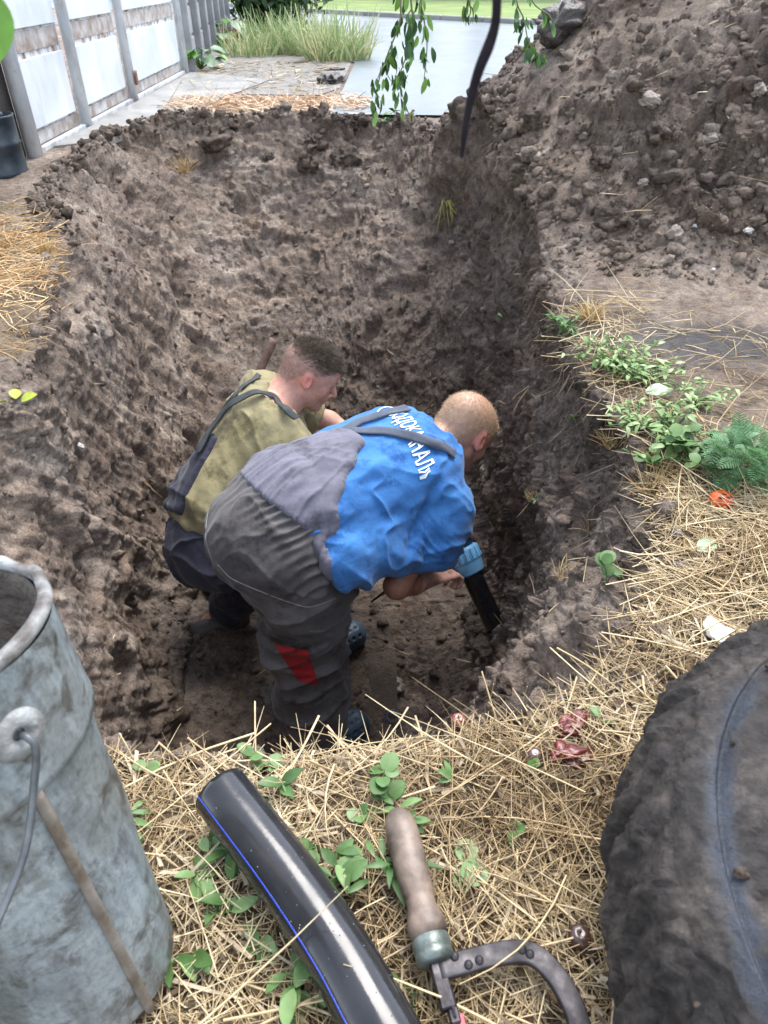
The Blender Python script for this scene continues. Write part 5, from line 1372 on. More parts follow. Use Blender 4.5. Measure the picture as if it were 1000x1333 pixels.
# yellow leaves on the left bank
YL=leaf_mesh('yellow_leaf',.05,.042,6,.2,.3,veg_mat('yellow_leaf_green',[(0,(.30,.38,.03)),(1,(.55,.60,.08))],.45,.3),'oval',.6)
r_=empty('fallen_leaves',hit(22,532)[0]); tag(r_,'yellow-green leaves lying on the left bank','leaves')
for k,(dx,dy,a) in enumerate([(-.03,.0,1.9),(.0,.01,.4),(.025,-.01,-1.2),(-.01,-.02,2.8)]): inst(YL,'leaf',r_,(dx,dy,.02+.004*k),(.6,.2,a),(.62+.1*k,)*3)
PL=leaf_mesh('pale_leaf',.075,.055,6,.15,.15,veg_mat('pale_leaf_green',[(0,(.30,.42,.24)),(1,(.42,.52,.34))],.4,.2),'oval',.6)
for px,py,lab,s_,a in [(905,728,'pale green leaf lying on the straw below the tomato',.62,-1.0),(838,520,'pale wide leaf lying among the weeds',.9,-1.5)]:
    o=inst(PL,'fallen_leaf',None,tuple(hit(px,py)[0]+np.array([0,0,.02])),(.25,.15,a),(s_,)*3); tag(o,lab,'leaf')
# broad-leaved plants by the gate
BL=[leaf_mesh('broad_leaf',.26,.22,6,.2,.45,veg_mat('broad_leaf_green%d'%k,[(0,c1),(1,c2)],.35,.3),'oval',.5) for k,(c1,c2) in enumerate([((.10,.26,.05),(.16,.36,.08)),((.22,.42,.06),(.35,.52,.12)),((.16,.28,.15),(.24,.36,.22))])]
for (px,py,Y_,n,lab,s_) in [(262,92,8.9,17,'broad-leaved green plant at the last gate post',.8),(292,62,11.8,12,'second broad-leaved plant farther along the concrete fence',1.1)]:
    q=at(px,py,Y_); r_=empty('broadleaf_plant',(q[0],Y_,0)); tag(r_,lab,'plant'); mb=MB()
    for k in range(n):
        a=random.random()*6.28; e=np.array([math.cos(a)*.16,math.sin(a)*.14,random.uniform(.08,.24)])*s_; mb.tube([(0,0,0),e*.6,e],.006,5)
        inst(random.choice(BL),'leaf',r_,tuple(e),(random.uniform(-.1,.5),random.uniform(-.3,.3),a-1.57),(s_*random.uniform(.6,1),)*3)
    with_tone(mb.build('stem',GREEN,r_),.6)

# ------------------------------------------------------------------ black water pipe in the foreground
PB=simple('black_polyethylene',(.010,.010,.012),(.022,.022,.024),14,.10,r2=.22,coat=0,bmp=.06,bscale=120,bdist=.002)
PBL=simple('blue_stripe',(.015,.05,.42),(.02,.07,.5),30,.25)
def pipe_obj(name,pts,r_,lab,stripes,off,mud=None):
    root=empty(name,off); tag(root,lab,'pipe'); C0=catmull(pts,60)-np.array(off); n=40
    T=np.gradient(C0,axis=0); T/=np.linalg.norm(T,axis=1)[:,None]; up=np.array([0,0,1.0]); V=[];fr=[]
    for i in range(60):
        A=up-T[i]*up.dot(T[i]); A/=np.linalg.norm(A); B=np.cross(T[i],A); fr.append((A,B))
    prof=[(0,r_)]
    mb=MB(); rings=[]
    for i in range(60):
        rings.append([C0[i]+r_*(math.cos(t)*fr[i][0]+math.sin(t)*fr[i][1]) for t in np.linspace(0,2*math.pi,n,endpoint=False)])
    inner=[[C0[i]+r_*.86*(math.cos(t)*fr[i][0]+math.sin(t)*fr[i][1]) for t in np.linspace(0,2*math.pi,n,endpoint=False)] for i in range(0,14)]
    V=[q for rg in rings for q in rg]; b=len(V); V+=[q for rg in inner for q in rg]; F=[]
    for i in range(59):
        for k in range(n): k2=(k+1)%n; F.append((i*n+k,i*n+k2,(i+1)*n+k2,(i+1)*n+k))
    for i in range(13):
        for k in range(n): k2=(k+1)%n; F.append((b+i*n+k,b+(i+1)*n+k,b+(i+1)*n+k2,b+i*n+k2))
    for k in range(n): k2=(k+1)%n; F.append((k,b+k,b+k2,k2))
    F.append(tuple(59*n+k for k in range(n)))
    mesh_np('tube',V,F,PB,root)
    for an in stripes:
        P_=[]
        for i in range(60):
            for s_ in (-1,1):
                t=an+s_*.0009/r_; P_.append(C0[i]+(r_+.0004)*(math.cos(t)*fr[i][0]+math.sin(t)*fr[i][1]))
        P2=[]
        for i in range(60):
            for s_ in (-1,1):
                t=an+s_*.0009/r_; P2.append(C0[i]+(r_-.001)*(math.cos(t)*fr[i][0]+math.sin(t)*fr[i][1]))
        m_=len(P_); F=[(i*2,i*2+1,i*2+3,i*2+2) for i in range(59)]+[(i*2,i*2+2,m_+i*2+2,m_+i*2) for i in range(59)]+[(i*2+1,m_+i*2+1,m_+i*2+3,i*2+3) for i in range(59)]
        mesh_np('stripe',P_+P2,F,PBL,root)
    return root,C0,fr
zc=.048
e0=atz(287,1030,zc); e1=atz(372,1140,zc); e2=atz(440,1240,zc); e3=atz(488,1325,zc); d_=e3-e2
pr,C0,fr=pipe_obj('water_pipe',[e0,e1,e2,e3,e3+d_*1.6,e3+d_*3.2],.0355,'length of shiny black water pipe with thin blue stripes lying on the straw',[.95,-.62+3.14,2.6,-1.6],tuple(e0))
# rain drops on the pipe
dv=[];n=50; VV=[];FF=[];IVd,IFd=ico(1)
for k in range(n):
    i=random.randint(1,40); t=random.uniform(-1.2,1.4); q=C0[i]+(C0[i+1]-C0[i])*random.random()+.0353*(math.cos(t)*fr[i][0]+math.sin(t)*fr[i][1])
    s_=random.uniform(.0005,.0013); FF.append(IFd+len(VV)*len(IVd)); VV.append(IVd*np.array([s_,s_,s_*.75])+q)
WAT,ntw,bsw=new_mat('water_drop'); bsw.inputs['Base Color'].default_value=(.05,.05,.055,1); bsw.inputs['Roughness'].default_value=.03; bsw.inputs['Coat Weight'].default_value=1
o=mesh_np('rain_drops',np.concatenate(VV),np.concatenate(FF),WAT,pr); o['kind']='stuff'

# ------------------------------------------------------------------ hacksaw
WOOD=simple('worn_handle_wood',(.045,.032,.025),(.21,.155,.115),26,.5,bmp=.5,bscale=50,detail=8,bdist=.003)
STEEL=simple('worn_saw_steel',(.030,.027,.030),(.10,.092,.095),30,.45,metal=.7,bmp=.35,bscale=70,r2=.65,bdist=.002)
FERR=simple('verdigris_ferrule',(.085,.10,.088),(.20,.235,.21),45,.4,metal=.5,bmp=.3)
BLADE=simple('red_blade_paint',(.42,.02,.045),(.58,.03,.07),40,.4)
h0=atz(517,1058,.036); h1=atz(560,1222,.034); hax=h1-h0; HL=np.linalg.norm(hax); hax/=HL
saw=empty('hacksaw',tuple(h0)); tag(saw,'old hacksaw with a worn wooden handle and grey steel frame lying on straw','hacksaw')
V,F=lathe([(0,-.004),(.010,-.002),(.016,.004),(.0195,.015),(.0205,.035),(.0205,.065),(.0185,.10),(.0165,HL*.70),(.0170,HL*.78),(.0215,HL*.87),(.0225,HL*.93),(.0200,HL),(0,HL)],28)
M3=frame_from(np.cross(hax,(0,0,1)),hax); M=np.stack([M3[:,0],M3[:,1],hax],1)
mesh_np('handle',(V*np.array([1,.92,1]))@M.T,F,WOOD,saw)
V,F=lathe([(.0195,HL-.002),(.0212,HL+.001),(.0215,HL+.012),(.0205,HL+.014),(.0212,HL+.016),(.0205,HL+.024),(.014,HL+.026),(0,HL+.026)],28)
mesh_np('ferrule',(V*np.array([1,.92,1]))@M.T,F,FERR,saw)
q0=h0+hax*(HL+.022)-h0
sx=np.cross(hax,(0,0,1.)); sx/=np.linalg.norm(sx)     # to the right
if sx[0]<0: sx=-sx
Mb=np.stack([sx,hax,np.array([0,0,1.])],1)
bx=lambda name,c,d,mat,bev=.0015: (lambda mb: (mb.box(q0+Mb@np.array(c),d,Mb,bev),mb.build(name,mat,saw,False))[1])(MB())
bx('shank',(.0,.022,.0),(.016,.050,.013),STEEL); bx('blade_holder',(.004,.044,-.002),(.011,.032,.010),STEEL); bx('split_pin',(.0045,.040,.0048),(.0030,.032,.004),simple('bright_steel',(.5,.5,.5),(.35,.35,.36),40,.25,metal=.9))
bx('blade',(.006,.187,-.003),(.015,.27,.0030),BLADE,.0004)
mb=MB()
for k in range(90):
    y=.085+k*.0028; c=q0+Mb@np.array([.0125,y,-.004]); mb.add([c+Mb@np.array([-.0005,-.0014,-.0006]),c+Mb@np.array([-.0005,.0014,-.0006]),c+Mb@np.array([.0016,.0004,0]),c+Mb@np.array([-.0005,0,.0006])],[(0,1,2),(0,2,3),(1,3,2)])
mb.build('teeth',STEEL,saw)
fp=[atz(x,y,.036)-h0 for x,y in [(572,1262),(620,1249),(662,1240),(694,1243),(722,1268),(744,1305),(756,1340)]]
e=fp[-1]-fp[-2]; fp+=[fp[-1]+e*2,fp[-1]+e*5]
Cf=catmull(fp,40); T=np.gradient(Cf,axis=0); T/=np.linalg.norm(T,axis=1)[:,None]; mb=MB(); V=[]
for i in range(40):
    s_=np.cross(T[i],(0,0,1.)); s_/=np.linalg.norm(s_); wd=.0112
    for a,b in ((-1,-.8),(-.86,-1),(.86,-1),(1,-.8),(1,.8),(.86,1),(-.86,1),(-1,.8)): V.append(Cf[i]+s_*a*wd+np.array([0,0,b*.0045]))
F=[(i*8+k,i*8+(k+1)%8,(i+1)*8+(k+1)%8,(i+1)*8+k) for i in range(39) for k in range(8)]+[tuple(range(7,-1,-1)),tuple(39*8+k for k in range(8))]
mesh_np('frame',V,F,STEEL,saw)
V,F=lathe([(.0048,0),(.0046,.0015),(.003,.0032),(0,.0038)],14); rv=None
for x,y in [(592,1245),(610,1256),(624,1250),(680,1236),(690,1242)]:
    q=atz(x,y,.0405)-h0
    if rv is None: rv=mesh_np('rivet',V,F,STEEL,saw); rv.location=q
    else: inst(rv,'rivet',saw,tuple(q))

# ------------------------------------------------------------------ galvanised bucket
def galv():
    m,nt,bs=new_mat('galvanised_zinc')
    n1=noise_f(nt,9,6,.65); c=ramp(nt,n1,[(.3,(.20,.235,.245)),(.5,(.30,.34,.35)),(.7,(.40,.44,.44))])
    v=N(nt,'ShaderNodeTexVoronoi'); v.inputs['Scale'].default_value=60; nt.links.new(N(nt,'ShaderNodeTexCoord').outputs['Object'],v.inputs['Vector'])
    st=ramp(nt,noise_f(nt,26,5,.7,dist=.6),[(.50,(0,0,0)),(.66,(.85,.85,.85))]); c=mix(nt,st,c,(.085,.075,.062))
    tc9=N(nt,'ShaderNodeTexCoord'); mp9=N(nt,'ShaderNodeMapping'); mp9.inputs['Scale'].default_value=(14,14,2.2); nt.links.new(tc9.outputs['Object'],mp9.inputs[0])
    vs9=ramp(nt,noise_f(nt,1.6,6,.7,mp9.outputs[0]),[(.42,(.62,.60,.57)),(.60,(1.08,1.08,1.08))]); c=mix(nt,1.0,c,vs9,'MULTIPLY')
    c=mix(nt,1.0,c,ramp(nt,noise_f(nt,130,4,.7),[(.38,(.75,.75,.75)),(.55,(1,1,1))]),'MULTIPLY')
    nt.links.new(c,bs.inputs['Base Color']); bs.inputs['Metallic'].default_value=.35; bs.inputs['Roughness'].default_value=.45
    b=bump(nt,bs,noise_f(nt,7,3),.5,.012); bump(nt,bs,noise_f(nt,90,4),.15,.002,b); return m
GALV=galv(); MUD=simple('bucket_mud',(.075,.060,.046),(.15,.125,.10),22,.8,bmp=.9,bscale=40,bdist=.02)
RIMM=simple('muddy_zinc_rim',(.085,.072,.062),(.36,.37,.36),26,.6,metal=.2,bmp=.7,bscale=45,detail=8,bdist=.01)
tc=np.array([-.385,.385,.46]); bc=np.array([-.322,.315,.0]); ax_=tc-bc; BH=np.linalg.norm(ax_); ax_/=BH
Mbk=frame_from(np.cross((0,1,0),ax_),ax_); Mbk=np.stack([Mbk[:,0],np.cross(ax_,Mbk[:,0]),ax_],1)
bk=empty('bucket',tuple(bc)); tag(bk,'dented galvanised metal bucket with muddy rim standing at the pit edge','bucket')
rb,rt=.092,.108
def dent(V,a=.0035): return V*(1+(a*10*vnoise(V*14,601)+a*3*np.abs(vnoise(V*30,602)))[:,None]*np.array([1,1,0]))
pr_=[(0,0),(rb-.004,0),(rb,.004),(rb+.0005,.02)]+[(rb+(rt-rb)*t,BH*t) for t in np.linspace(.08,.735,14)]+[(rt-.002,BH*.74)]
V,F=lathe(pr_,96); mesh_np('body',dent(V)@Mbk.T,F,GALV,bk)
V,F=lathe([(rt-.006,BH*.725),(rt+.0015,BH*.728),(rt+.002,BH*.745),(rt+.001,BH*.76),(rt+.0035,BH*.95),(rt+.004,BH*.975)],96); mesh_np('upper_band',dent(V)@Mbk.T,F,GALV,bk)
V,F=lathe([(rt+.002,BH*.976),(rt+.006,BH*.978),(rt+.0075,BH*.986),(rt+.0065,BH*.996),(rt+.002,BH*1.0),(rt-.003,BH*.997),(rt-.004,BH*.98)],96); V=V*(1+.05*vnoise(V*38,603)[:,None]*np.array([.35,.35,.1])); mesh_np('rim',V@Mbk.T,F,RIMM,bk)
V,F=lathe([(rt-.005,BH*.985),(rt-.007,BH*.9),(rt-.010,BH*.80),(rt-.022,BH*.74),(.05,BH*.72),(0,BH*.72)],64); V=V+np.stack([V[:,0]*0,V[:,1]*0,.012*vnoise(V*40,604)],1)*(V[:,2:3]<BH*.9); mesh_np('mud_filling',V@Mbk.T,F,MUD,bk)
# side seam: folded strip down the side that faces the camera right
ts=math.radians(-30); sm_=[]
for k in range(30):
    t=k/29*.725; r_=rb+(rt-rb)*t+.0015; sm_.append((r_*math.cos(ts),r_*math.sin(ts),BH*t+.003))
mb=MB(); mb.tube(sm_,.0052,8,flat=1.0); V=mb.V[0]@Mbk.T; mesh_np('side_seam',V,mb.F,simple('stained_seam',(.10,.075,.05),(.20,.17,.14),30,.7,bmp=.6),bk)
# ear and wire bail
te=math.radians(-27); re_=rt+.006; ec=np.array([re_*math.cos(te),re_*math.sin(te),BH*.86]); en=np.array([math.cos(te),math.sin(te),0])
V,F=lathe([(0,-.004),(.018,-.004),(.021,-.002),(.021,.001),(.015,.003),(.012,.0045),(.008,.003),(.005,-.001)],28); Me=frame_from((0,0,1),en); Me=np.stack([np.cross((0,0,1.),en),np.array([0,0,1.]),en],1)
mesh_np('ear',(V@Me.T+ec)@Mbk.T,F,RIMM,bk)
tg=np.cross(en,(0,0,1.)); tg=-tg
hp_=[ec+en*.001,ec+en*.010,ec+en*.013-np.array([0,0,.010]),ec+en*.010-tg*.010-np.array([0,0,.035]),ec+en*.008-tg*.040-np.array([0,0,.085]),ec+en*.012-tg*.09-np.array([0,0,.12])]
V,F=tube_geo(catmull(hp_,30),.0030,8); mesh_np('bail_wire',V@Mbk.T,F,simple('wire_steel',(.07,.075,.08),(.15,.16,.165),40,.5,metal=.5),bk)

# ------------------------------------------------------------------ muddy tyre
def tyre_mat():
    m,nt,bs=new_mat('mud_caked_rubber')
    a=attr(nt,'clean').outputs['Fac']
    mud=ramp(nt,noise_f(nt,10,8,.65),[(.36,(.020,.016,.014)),(.5,(.055,.045,.038)),(.64,(.125,.104,.088))])
    mud=mix(nt,1.0,mud,ramp(nt,noise_f(nt,80,4,.6),[(.35,(.65,.65,.65)),(.65,(1.25,1.25,1.25))]),'MULTIPLY')
    rub=ramp(nt,noise_f(nt,18,5),[(.35,(.028,.034,.047)),(.65,(.066,.078,.102))])
    nz=noise_f(nt,24,6,.7); ad=N(nt,'ShaderNodeMath',operation='ADD'); nt.links.new(a,ad.inputs[0]); nt.links.new(nz,ad.inputs[1])
    th=ramp(nt,ad.outputs[0],[(.88,(0,0,0)),(1.12,(1,1,1))]) if 0 else None
    mr=N(nt,'ShaderNodeMapRange'); mr.inputs[1].default_value=.95; mr.inputs[2].default_value=1.25; nt.links.new(ad.outputs[0],mr.inputs[0])
    c=mix(nt,mr.outputs[0],mud,rub); nt.links.new(c,bs.inputs['Base Color'])
    rr=N(nt,'ShaderNodeMapRange'); rr.inputs[3].default_value=.72; rr.inputs[4].default_value=.30; nt.links.new(mr.outputs[0],rr.inputs[0]); nt.links.new(rr.outputs[0],bs.inputs['Roughness'])
    b=bump(nt,bs,noise_f(nt,28,9,.75),1.0,.022); bump(nt,bs,noise_f(nt,150,6,.75),.9,.005,b); return m
TC=np.array([.664,.240,.135]); RO=.432
ty=empty('tyre',tuple(TC)); tag(ty,'large mud-caked black tyre lying flat on the straw at the right','tyre')
prof=[(.215,.06),(.205,.085),(.215,.105),(.235,.115),(.265,.127),(.285,.131),(.300,.133),(.306,.131),(.312,.1345),(.335,.136),(.362,.131),(.372,.127),(.377,.129),(.395,.117),(.408,.100),(.420,.078),(.428,.052),(.4315,.02),(.432,-.02),(.428,-.055),(.415,-.09),(.39,-.118),(.34,-.13),(.26,-.125),(.215,-.10),(.20,-.08)]
pp=catmull([(a,b,0) for a,b in prof],120)[:,:2]; V,F=lathe([tuple(q) for q in pp],520)
rad=np.hypot(V[:,0],V[:,1]); ang=np.arctan2(V[:,1],V[:,0])
side=np.stack([V[:,0]/(rad+1e-9),V[:,1]/(rad+1e-9),0*rad],1)
nout=np.stack([side[:,0]*sstep(.34,.43,rad),side[:,1]*sstep(.34,.43,rad),sstep(0,.1,V[:,2])*(1-.6*sstep(.39,.432,rad))],1); nout/=np.linalg.norm(nout,axis=1)[:,None]+1e-9
W3=V+TC; arc=np.exp(-((rad-.376-.010*vnoise(np.stack([ang*2,ang*0,ang*0],1),5))/.020)**2)
angd=(ang-math.pi*.95+math.pi)%(2*math.pi)-math.pi
arc=arc*(1-sstep(.55,.85,np.abs(angd-.0)))
arc+=.45*np.exp(-((rad-.323)/.009)**2)*(1-sstep(.4,.7,np.abs(angd+.05)))
dsp=(fbm(W3*7,3,701)*.008+fbm(W3*26,4,702,.6)*.009+facets(W3*12+fbm(W3*8,2,7)[:,None]*.5,704)*.005+facets(W3*34,706)*.003)*(1-.85*np.clip(arc,0,1))
lug=sstep(.385,.425,rad)*(V[:,2]<.10)*sstep(-.2,.4,np.sin(ang*44+V[:,2]*30))*.010; dsp+=sstep(.39,.43,rad)*(.008*worley(W3*18,705))
V=V+nout*(dsp+lug)[:,None]-np.clip(arc,0,1)[:,None]*nout*.003
mesh_np('tread_and_sidewall',V,[] if 0 else np.array(F)[:,::-1].copy(),tyre_mat(),ty,True,{'clean':np.clip(arc,0,1)*.80})
tt_=[]
for k in range(90): 
    a=random.random()*6.28; r_=random.uniform(.26,.42); tt_.append((r_*math.cos(a),r_*math.sin(a),.132 if r_<.36 else .132-(r_-.36)**2*16))
o=scatter('mud_lumps',np.array(tt_),RNG.uniform(.002,.007,90),IV1,IF1,.4,711,SOIL,np.full(90,.05)); o.parent=ty; o['kind']='stuff'
V,F=lathe([(.20,.055),(.207,.045),(.207,-.045),(.20,-.055)],120); mesh_np('bead',V,F,PB,ty)

# ------------------------------------------------------------------ coupling and pipe in the pit
CPL=simple('light_blue_plastic',(.12,.36,.62),(.22,.48,.72),18,.38,bmp=.15)
CPD=simple('dark_blue_plastic',(.012,.030,.075),(.03,.055,.11),18,.4)
c0=at(609,737,1.86); c1=at(654,834,1.70); ax2=(c1-c0); L2=np.linalg.norm(ax2); ax2/=L2
M2=frame_from(np.cross(ax2,(0,0,1)),ax2); M2=np.stack([M2[:,0],M2[:,1],ax2],1)
pp_=empty('pit_pipe',tuple(c0)); tag(pp_,'muddy black pipe rising from the pit floor into a light blue coupling','pipe')
V,F=lathe([(.0365,-.20),(.0365,L2+.18),(.033,L2+.18),(.033,-.20),(.0365,-.20)],30); mesh_np('tube',V@M2.T,F,PB,pp_)
V,F=lathe([(.0370,L2*.84),(.039,L2*.88),(.042,L2*.95),(.046,L2*1.04),(.040,L2*1.08)],30); V=V*(1+.12*vnoise(V*60,5)[:,None]*np.array([1,1,0])); mesh_np('mud_crust',V@M2.T,F,SOIL,pp_)
cp=empty('pipe_coupling',tuple(c0)); tag(cp,'light blue ribbed compression coupling held by the man in blue','coupling')
CS=1.2
V,F=lathe([(.0322,.022),(.040,.024),(.043,.020),(.0465,-.004),(.048,-.008),(.048,-.012),(.0505,-.014),(.0505,-.052),(.046,-.056),(.040,-.057)],48); mesh_np('nut',(V*CS)@M2.T,F,CPL,cp)
rbm=None
for k in range(16):
    t=k*2*math.pi/16; mb=MB(); 
    if rbm is None: mb.box((0,0,0),(.007,.012,.042),None,.002); rbm=mb.build('rib',CPL,cp,False); o=rbm
    else: o=inst(rbm,'rib',cp)
    Mx=Matrix((M2@np.array([[math.cos(t),-math.sin(t),0],[math.sin(t),math.cos(t),0],[0,0,1]])).tolist()).to_4x4()
    o.rotation_euler=Mx.to_euler(); o.location=tuple(M2@np.array([.0505*CS*math.cos(t),.0505*CS*math.sin(t),-.033*CS]))
V,F=lathe([(.036,-.057),(.043,-.058),(.043,-.13),(.047,-.133),(.047,-.175),(.036,-.178)],40); mesh_np('sleeve',(V*CS)@M2.T,F,CPD,cp)

# ------------------------------------------------------------------ small things
# broken shovel handle behind the young man
a0=at(357,441,2.62); a1=at(300,560,2.45); RW_=simple('rusty_brown_wood',(.09,.05,.035),(.19,.12,.09),26,.8,bmp=.6)
hd_=empty('shovel_handle',tuple(a1)); tag(hd_,'rough brown wooden pole leaning behind the young man','pole')
V,F=tube_geo(catmull([a1-a1,(a0-a1)*.5+np.array([.004,0,0]),a0-a1],12),[.017]*11+[.016],12); mesh_np('shaft',V,F,RW_,hd_)
# steel spike behind the forearm of the man in blue
q0_=at(484,783,1.66); q1_=at(512,762,1.64); V,F=tube_geo([q0_-q0_,q1_-q0_,(q1_-q0_)*1.8],[.0035,.006,.006],8); o=mesh_np('iron_spike',V,F,simple('brown_iron',(.045,.025,.018),(.09,.05,.035),20,.6,bmp=.3)); o.location=q0_; tag(o,'thin brown iron spike held below the forearm of the man in blue','spike')
# tomatoes and windfalls
def fruit(px,py,r_,c1,c2,name,lab,cat,sq=.85,cal=True):
    p=hit(px,py)[0]+np.array([0,0,r_*.75]); V=IV3*1.0; th=np.arctan2(V[:,1],V[:,0]); V=V*(1+.035*np.cos(th*5)[:,None]*np.array([1,1,0])); V[:,2]*=sq; V[:,2]-=.18*np.exp(-(V[:,0]**2+V[:,1]**2)/.12)*(V[:,2]>0)
    e=empty(name,tuple(p)); tag(e,lab,cat,'fallen fruit in the straw'); mesh_np('skin',V*r_,IF3,simple(name+'_skin',c1,c2,28,.3,coat=.4,bmp=.1),e)
    if cal:
        mb=MB(); 
        for k in range(5): a=k*1.257; mb.add([(0,0,r_*.68),(math.cos(a-.25)*r_*.25,math.sin(a-.25)*r_*.25,r_*.74),(math.cos(a)*r_*.6,math.sin(a)*r_*.6,r_*.74),(math.cos(a+.25)*r_*.25,math.sin(a+.25)*r_*.25,r_*.74)],[(0,1,2,3)])
        mb.tube([(0,0,r_*.66),(0,.002,r_*.95)],r_*.07,6); mb.build('calyx',simple('dry_calyx',(.06,.05,.02)),e)
    return e
IV3,IF3=ico(3)
t1=fruit(936,660,.0235,(.66,.13,.018),(.50,.05,.010),'tomato','split orange-red tomato under the feathery plant','tomato',.85,False)
mb=MB()
for k in range(7):
    a=random.uniform(0,6.28); rr=random.uniform(.0,.011); mb.add(rock_variants(1,IV1,.3,k)[0]*np.array([.0055,.0045,.0018])+np.array([rr*math.cos(a)-.002,rr*math.sin(a)-.010,.0165-.1*rr]),IF1)
mb.build('rot_spot',simple('black_rot',(.02,.008,.006),(.05,.02,.012),40,.5),t1)
fruit(596,943,.018,(.22,.07,.05),(.30,.13,.09),'windfall','brownish red shrivelled fruit on the near rim of the pit','fruit',.85)
fruit(695,988,.011,(.06,.032,.03),(.12,.07,.06),'windfall','small dark plum-like fruit left of the squashed tomato','fruit',.9,False)
fruit(752,1225,.014,(.045,.02,.016),(.09,.045,.03),'windfall','dark brown rotten fruit in the straw between saw frame and tyre','fruit',.9)
fruit(880,700,.014,(.05,.035,.03),(.09,.06,.05),'windfall','dark shrivelled fruit in the straw left of the pale leaf','fruit',.7,False)
# squashed red tomatoes
SQ=simple('tomato_skin_dark',(.15,.016,.012),(.055,.010,.008),30,.42,coat=.15,bmp=.3)
for j,(px,py,lab) in enumerate([(748,948,'squashed dark red tomato skin, upper one near the pit edge'),(738,985,'squashed dark red tomato skin, lower one with a red rim')]):
    p=hit(px,py)[0]; e=empty('squashed_tomato',tuple(p)); tag(e,lab,'tomato','squashed tomatoes by the near rim')
    for k in range(6):
        v=IV2*np.array([.018,.010,.0035]); v=v*(1+.5*vnoise(IV2*2.2+k*3+j,61)[:,None]); a=random.random()*6.28; c_,s__=math.cos(a),math.sin(a)
        v=v@np.array([[c_,s__,0],[-s__,c_,0],[0,0,1]]); mesh_np('skin_flap',v+np.array([random.uniform(-.02,.02),random.uniform(-.012,.012),.005+.0025*k]),IF2,SQ,e)
# scrap of white paper, pale stone, plastic bits
p=hit(930,832)[0]; v=IV2*np.array([.020,.024,.004])*(1+.5*vnoise(IV2*2,71)[:,None]); o=mesh_np('paper_scrap',v,IF2,simple('white_paper',(.72,.70,.62),(.6,.56,.48),20,.7)); o.location=p+np.array([0,0,.02]); tag(o,'crumpled scrap of white paper above the tyre','paper')
STN=simple('pale_stone',(.15,.12,.097),(.25,.21,.175),18,.8,bmp=.6,bscale=60); DST=simple('dark_wet_stone',(.045,.038,.034),(.11,.095,.085),9,.55,bmp=.8,bscale=40,detail=8,bdist=.02); WHS=simple('white_chip',(.50,.48,.45),(.36,.34,.31),30,.6)
def stone(px,py,d,mat,lab,name='stone',group=None,sink=.3,cat='stone',amp=.3):
    p=hit(px,py)[0]; k=random.random()*50; v=IV3*(1+amp*vnoise(IV3*1.5+k,81)+amp*.5*vnoise(IV3*4+k,82)+.30*facets(IV3*2.3+k,83)+.06*vnoise(IV3*11+k,84))[:,None]*np.array(d)/2; a=random.random()*3; c_,s__=math.cos(a),math.sin(a)
    v=v@np.array([[c_,s__,0],[-s__,c_,0],[0,0,1]]); o=mesh_np(name,v,IF3,mat); o.location=p+np.array([0,0,d[2]*(.5-sink)]); return tag(o,lab,cat,group)
gs='stones on the spoil heap'
for a in [(845,135,(.075,.06,.05),STN,'pale round stone near the top of the spoil heap'),(925,183,(.06,.04,.035),STN,'pale flat stone in a row of clods high on the heap'),(878,308,(.055,.05,.045),STN,'cream stone low on the heap'),(838,240,(.05,.035,.03),STN,'small pale stone left of the dark patch on the heap'),(975,302,(.035,.022,.018),WHS,'white chip by the right edge of the heap'),(928,352,(.018,.016,.012),WHS,'tiny white chip at the foot of the heap'),(985,122,(.08,.05,.045),STN,'grey stone at the right edge near the top of the heap'),(905,295,(.02,.015,.012),WHS,'tiny white chip right of the cream stone'),(770,245,(.05,.04,.03),STN,'greyish stone on the left flank of the heap'),(795,100,(.04,.03,.03),STN,'small stone high on the left flank of the heap')]: stone(*a,group=gs)
stone(735,42,(.42,.20,.17),DST,'large dark stone lodged on the crest of the heap',cat='stone',sink=.35)
# rocks in the far slope
gr='stones sticking out of the far pit slope'
for a in [(412,188,(.17,.14,.13),SOIL,'upper grey lump of the pair in the far slope'),(400,215,(.13,.12,.14),SOIL,'lower lump of the pair with a shadowed underside'),(447,205,(.26,.16,.15),SOIL,'broad cracked lump right of the pair in the far slope'),(350,205,(.08,.07,.07),SOIL,'small lump left of the pair in the far slope'),(285,178,(.30,.18,.18),SOIL,'big dark clod under the far-left rim')]: stone(*a,group=gr,sink=.55,amp=.38)
stone(512,893,(.09,.075,.06),STN,'smooth pale stone on the pit floor between the legs and the pipe',sink=.5,amp=.12)
stone(350,905,(.11,.09,.05),DST,'flat wet stone on the pit floor left of the legs',sink=.5)
stone(103,582,(.035,.022,.02),WHS,'white plastic scrap stuck in the left bank',cat='scrap')
for a in [(433,108,(.36,.20,.13),DST,'flat dark boulder on the verge by the road edge'),(437,92,(.20,.12,.05),DST,'thin slab of stone behind the dark boulder')]: stone(*a,group='stones by the road edge',sink=.35)
# clods on the straw
for a in [(668,938,(.045,.04,.03),'crumbly earth clod on the rim above the squashed tomatoes'),(645,912,(.03,.03,.025),'earth clod at the very lip of the near rim'),(655,895,(.05,.03,.03),'dark clump hanging on the near right lip of the pit'),(780,215,(.10,.08,.07),'large dark clod on the left flank of the heap'),(700,165,(.10,.08,.08),'dark clod near the left edge of the heap'),(860,180,(.13,.09,.08),'reddish dark clod in the middle of the heap'),(800,290,(.12,.09,.08),'dark clod in the darker patch of the heap')]: stone(a[0],a[1],a[2],SOIL,a[3],name='soil_clod',group='larger clods of earth',cat='clod',amp=.4)
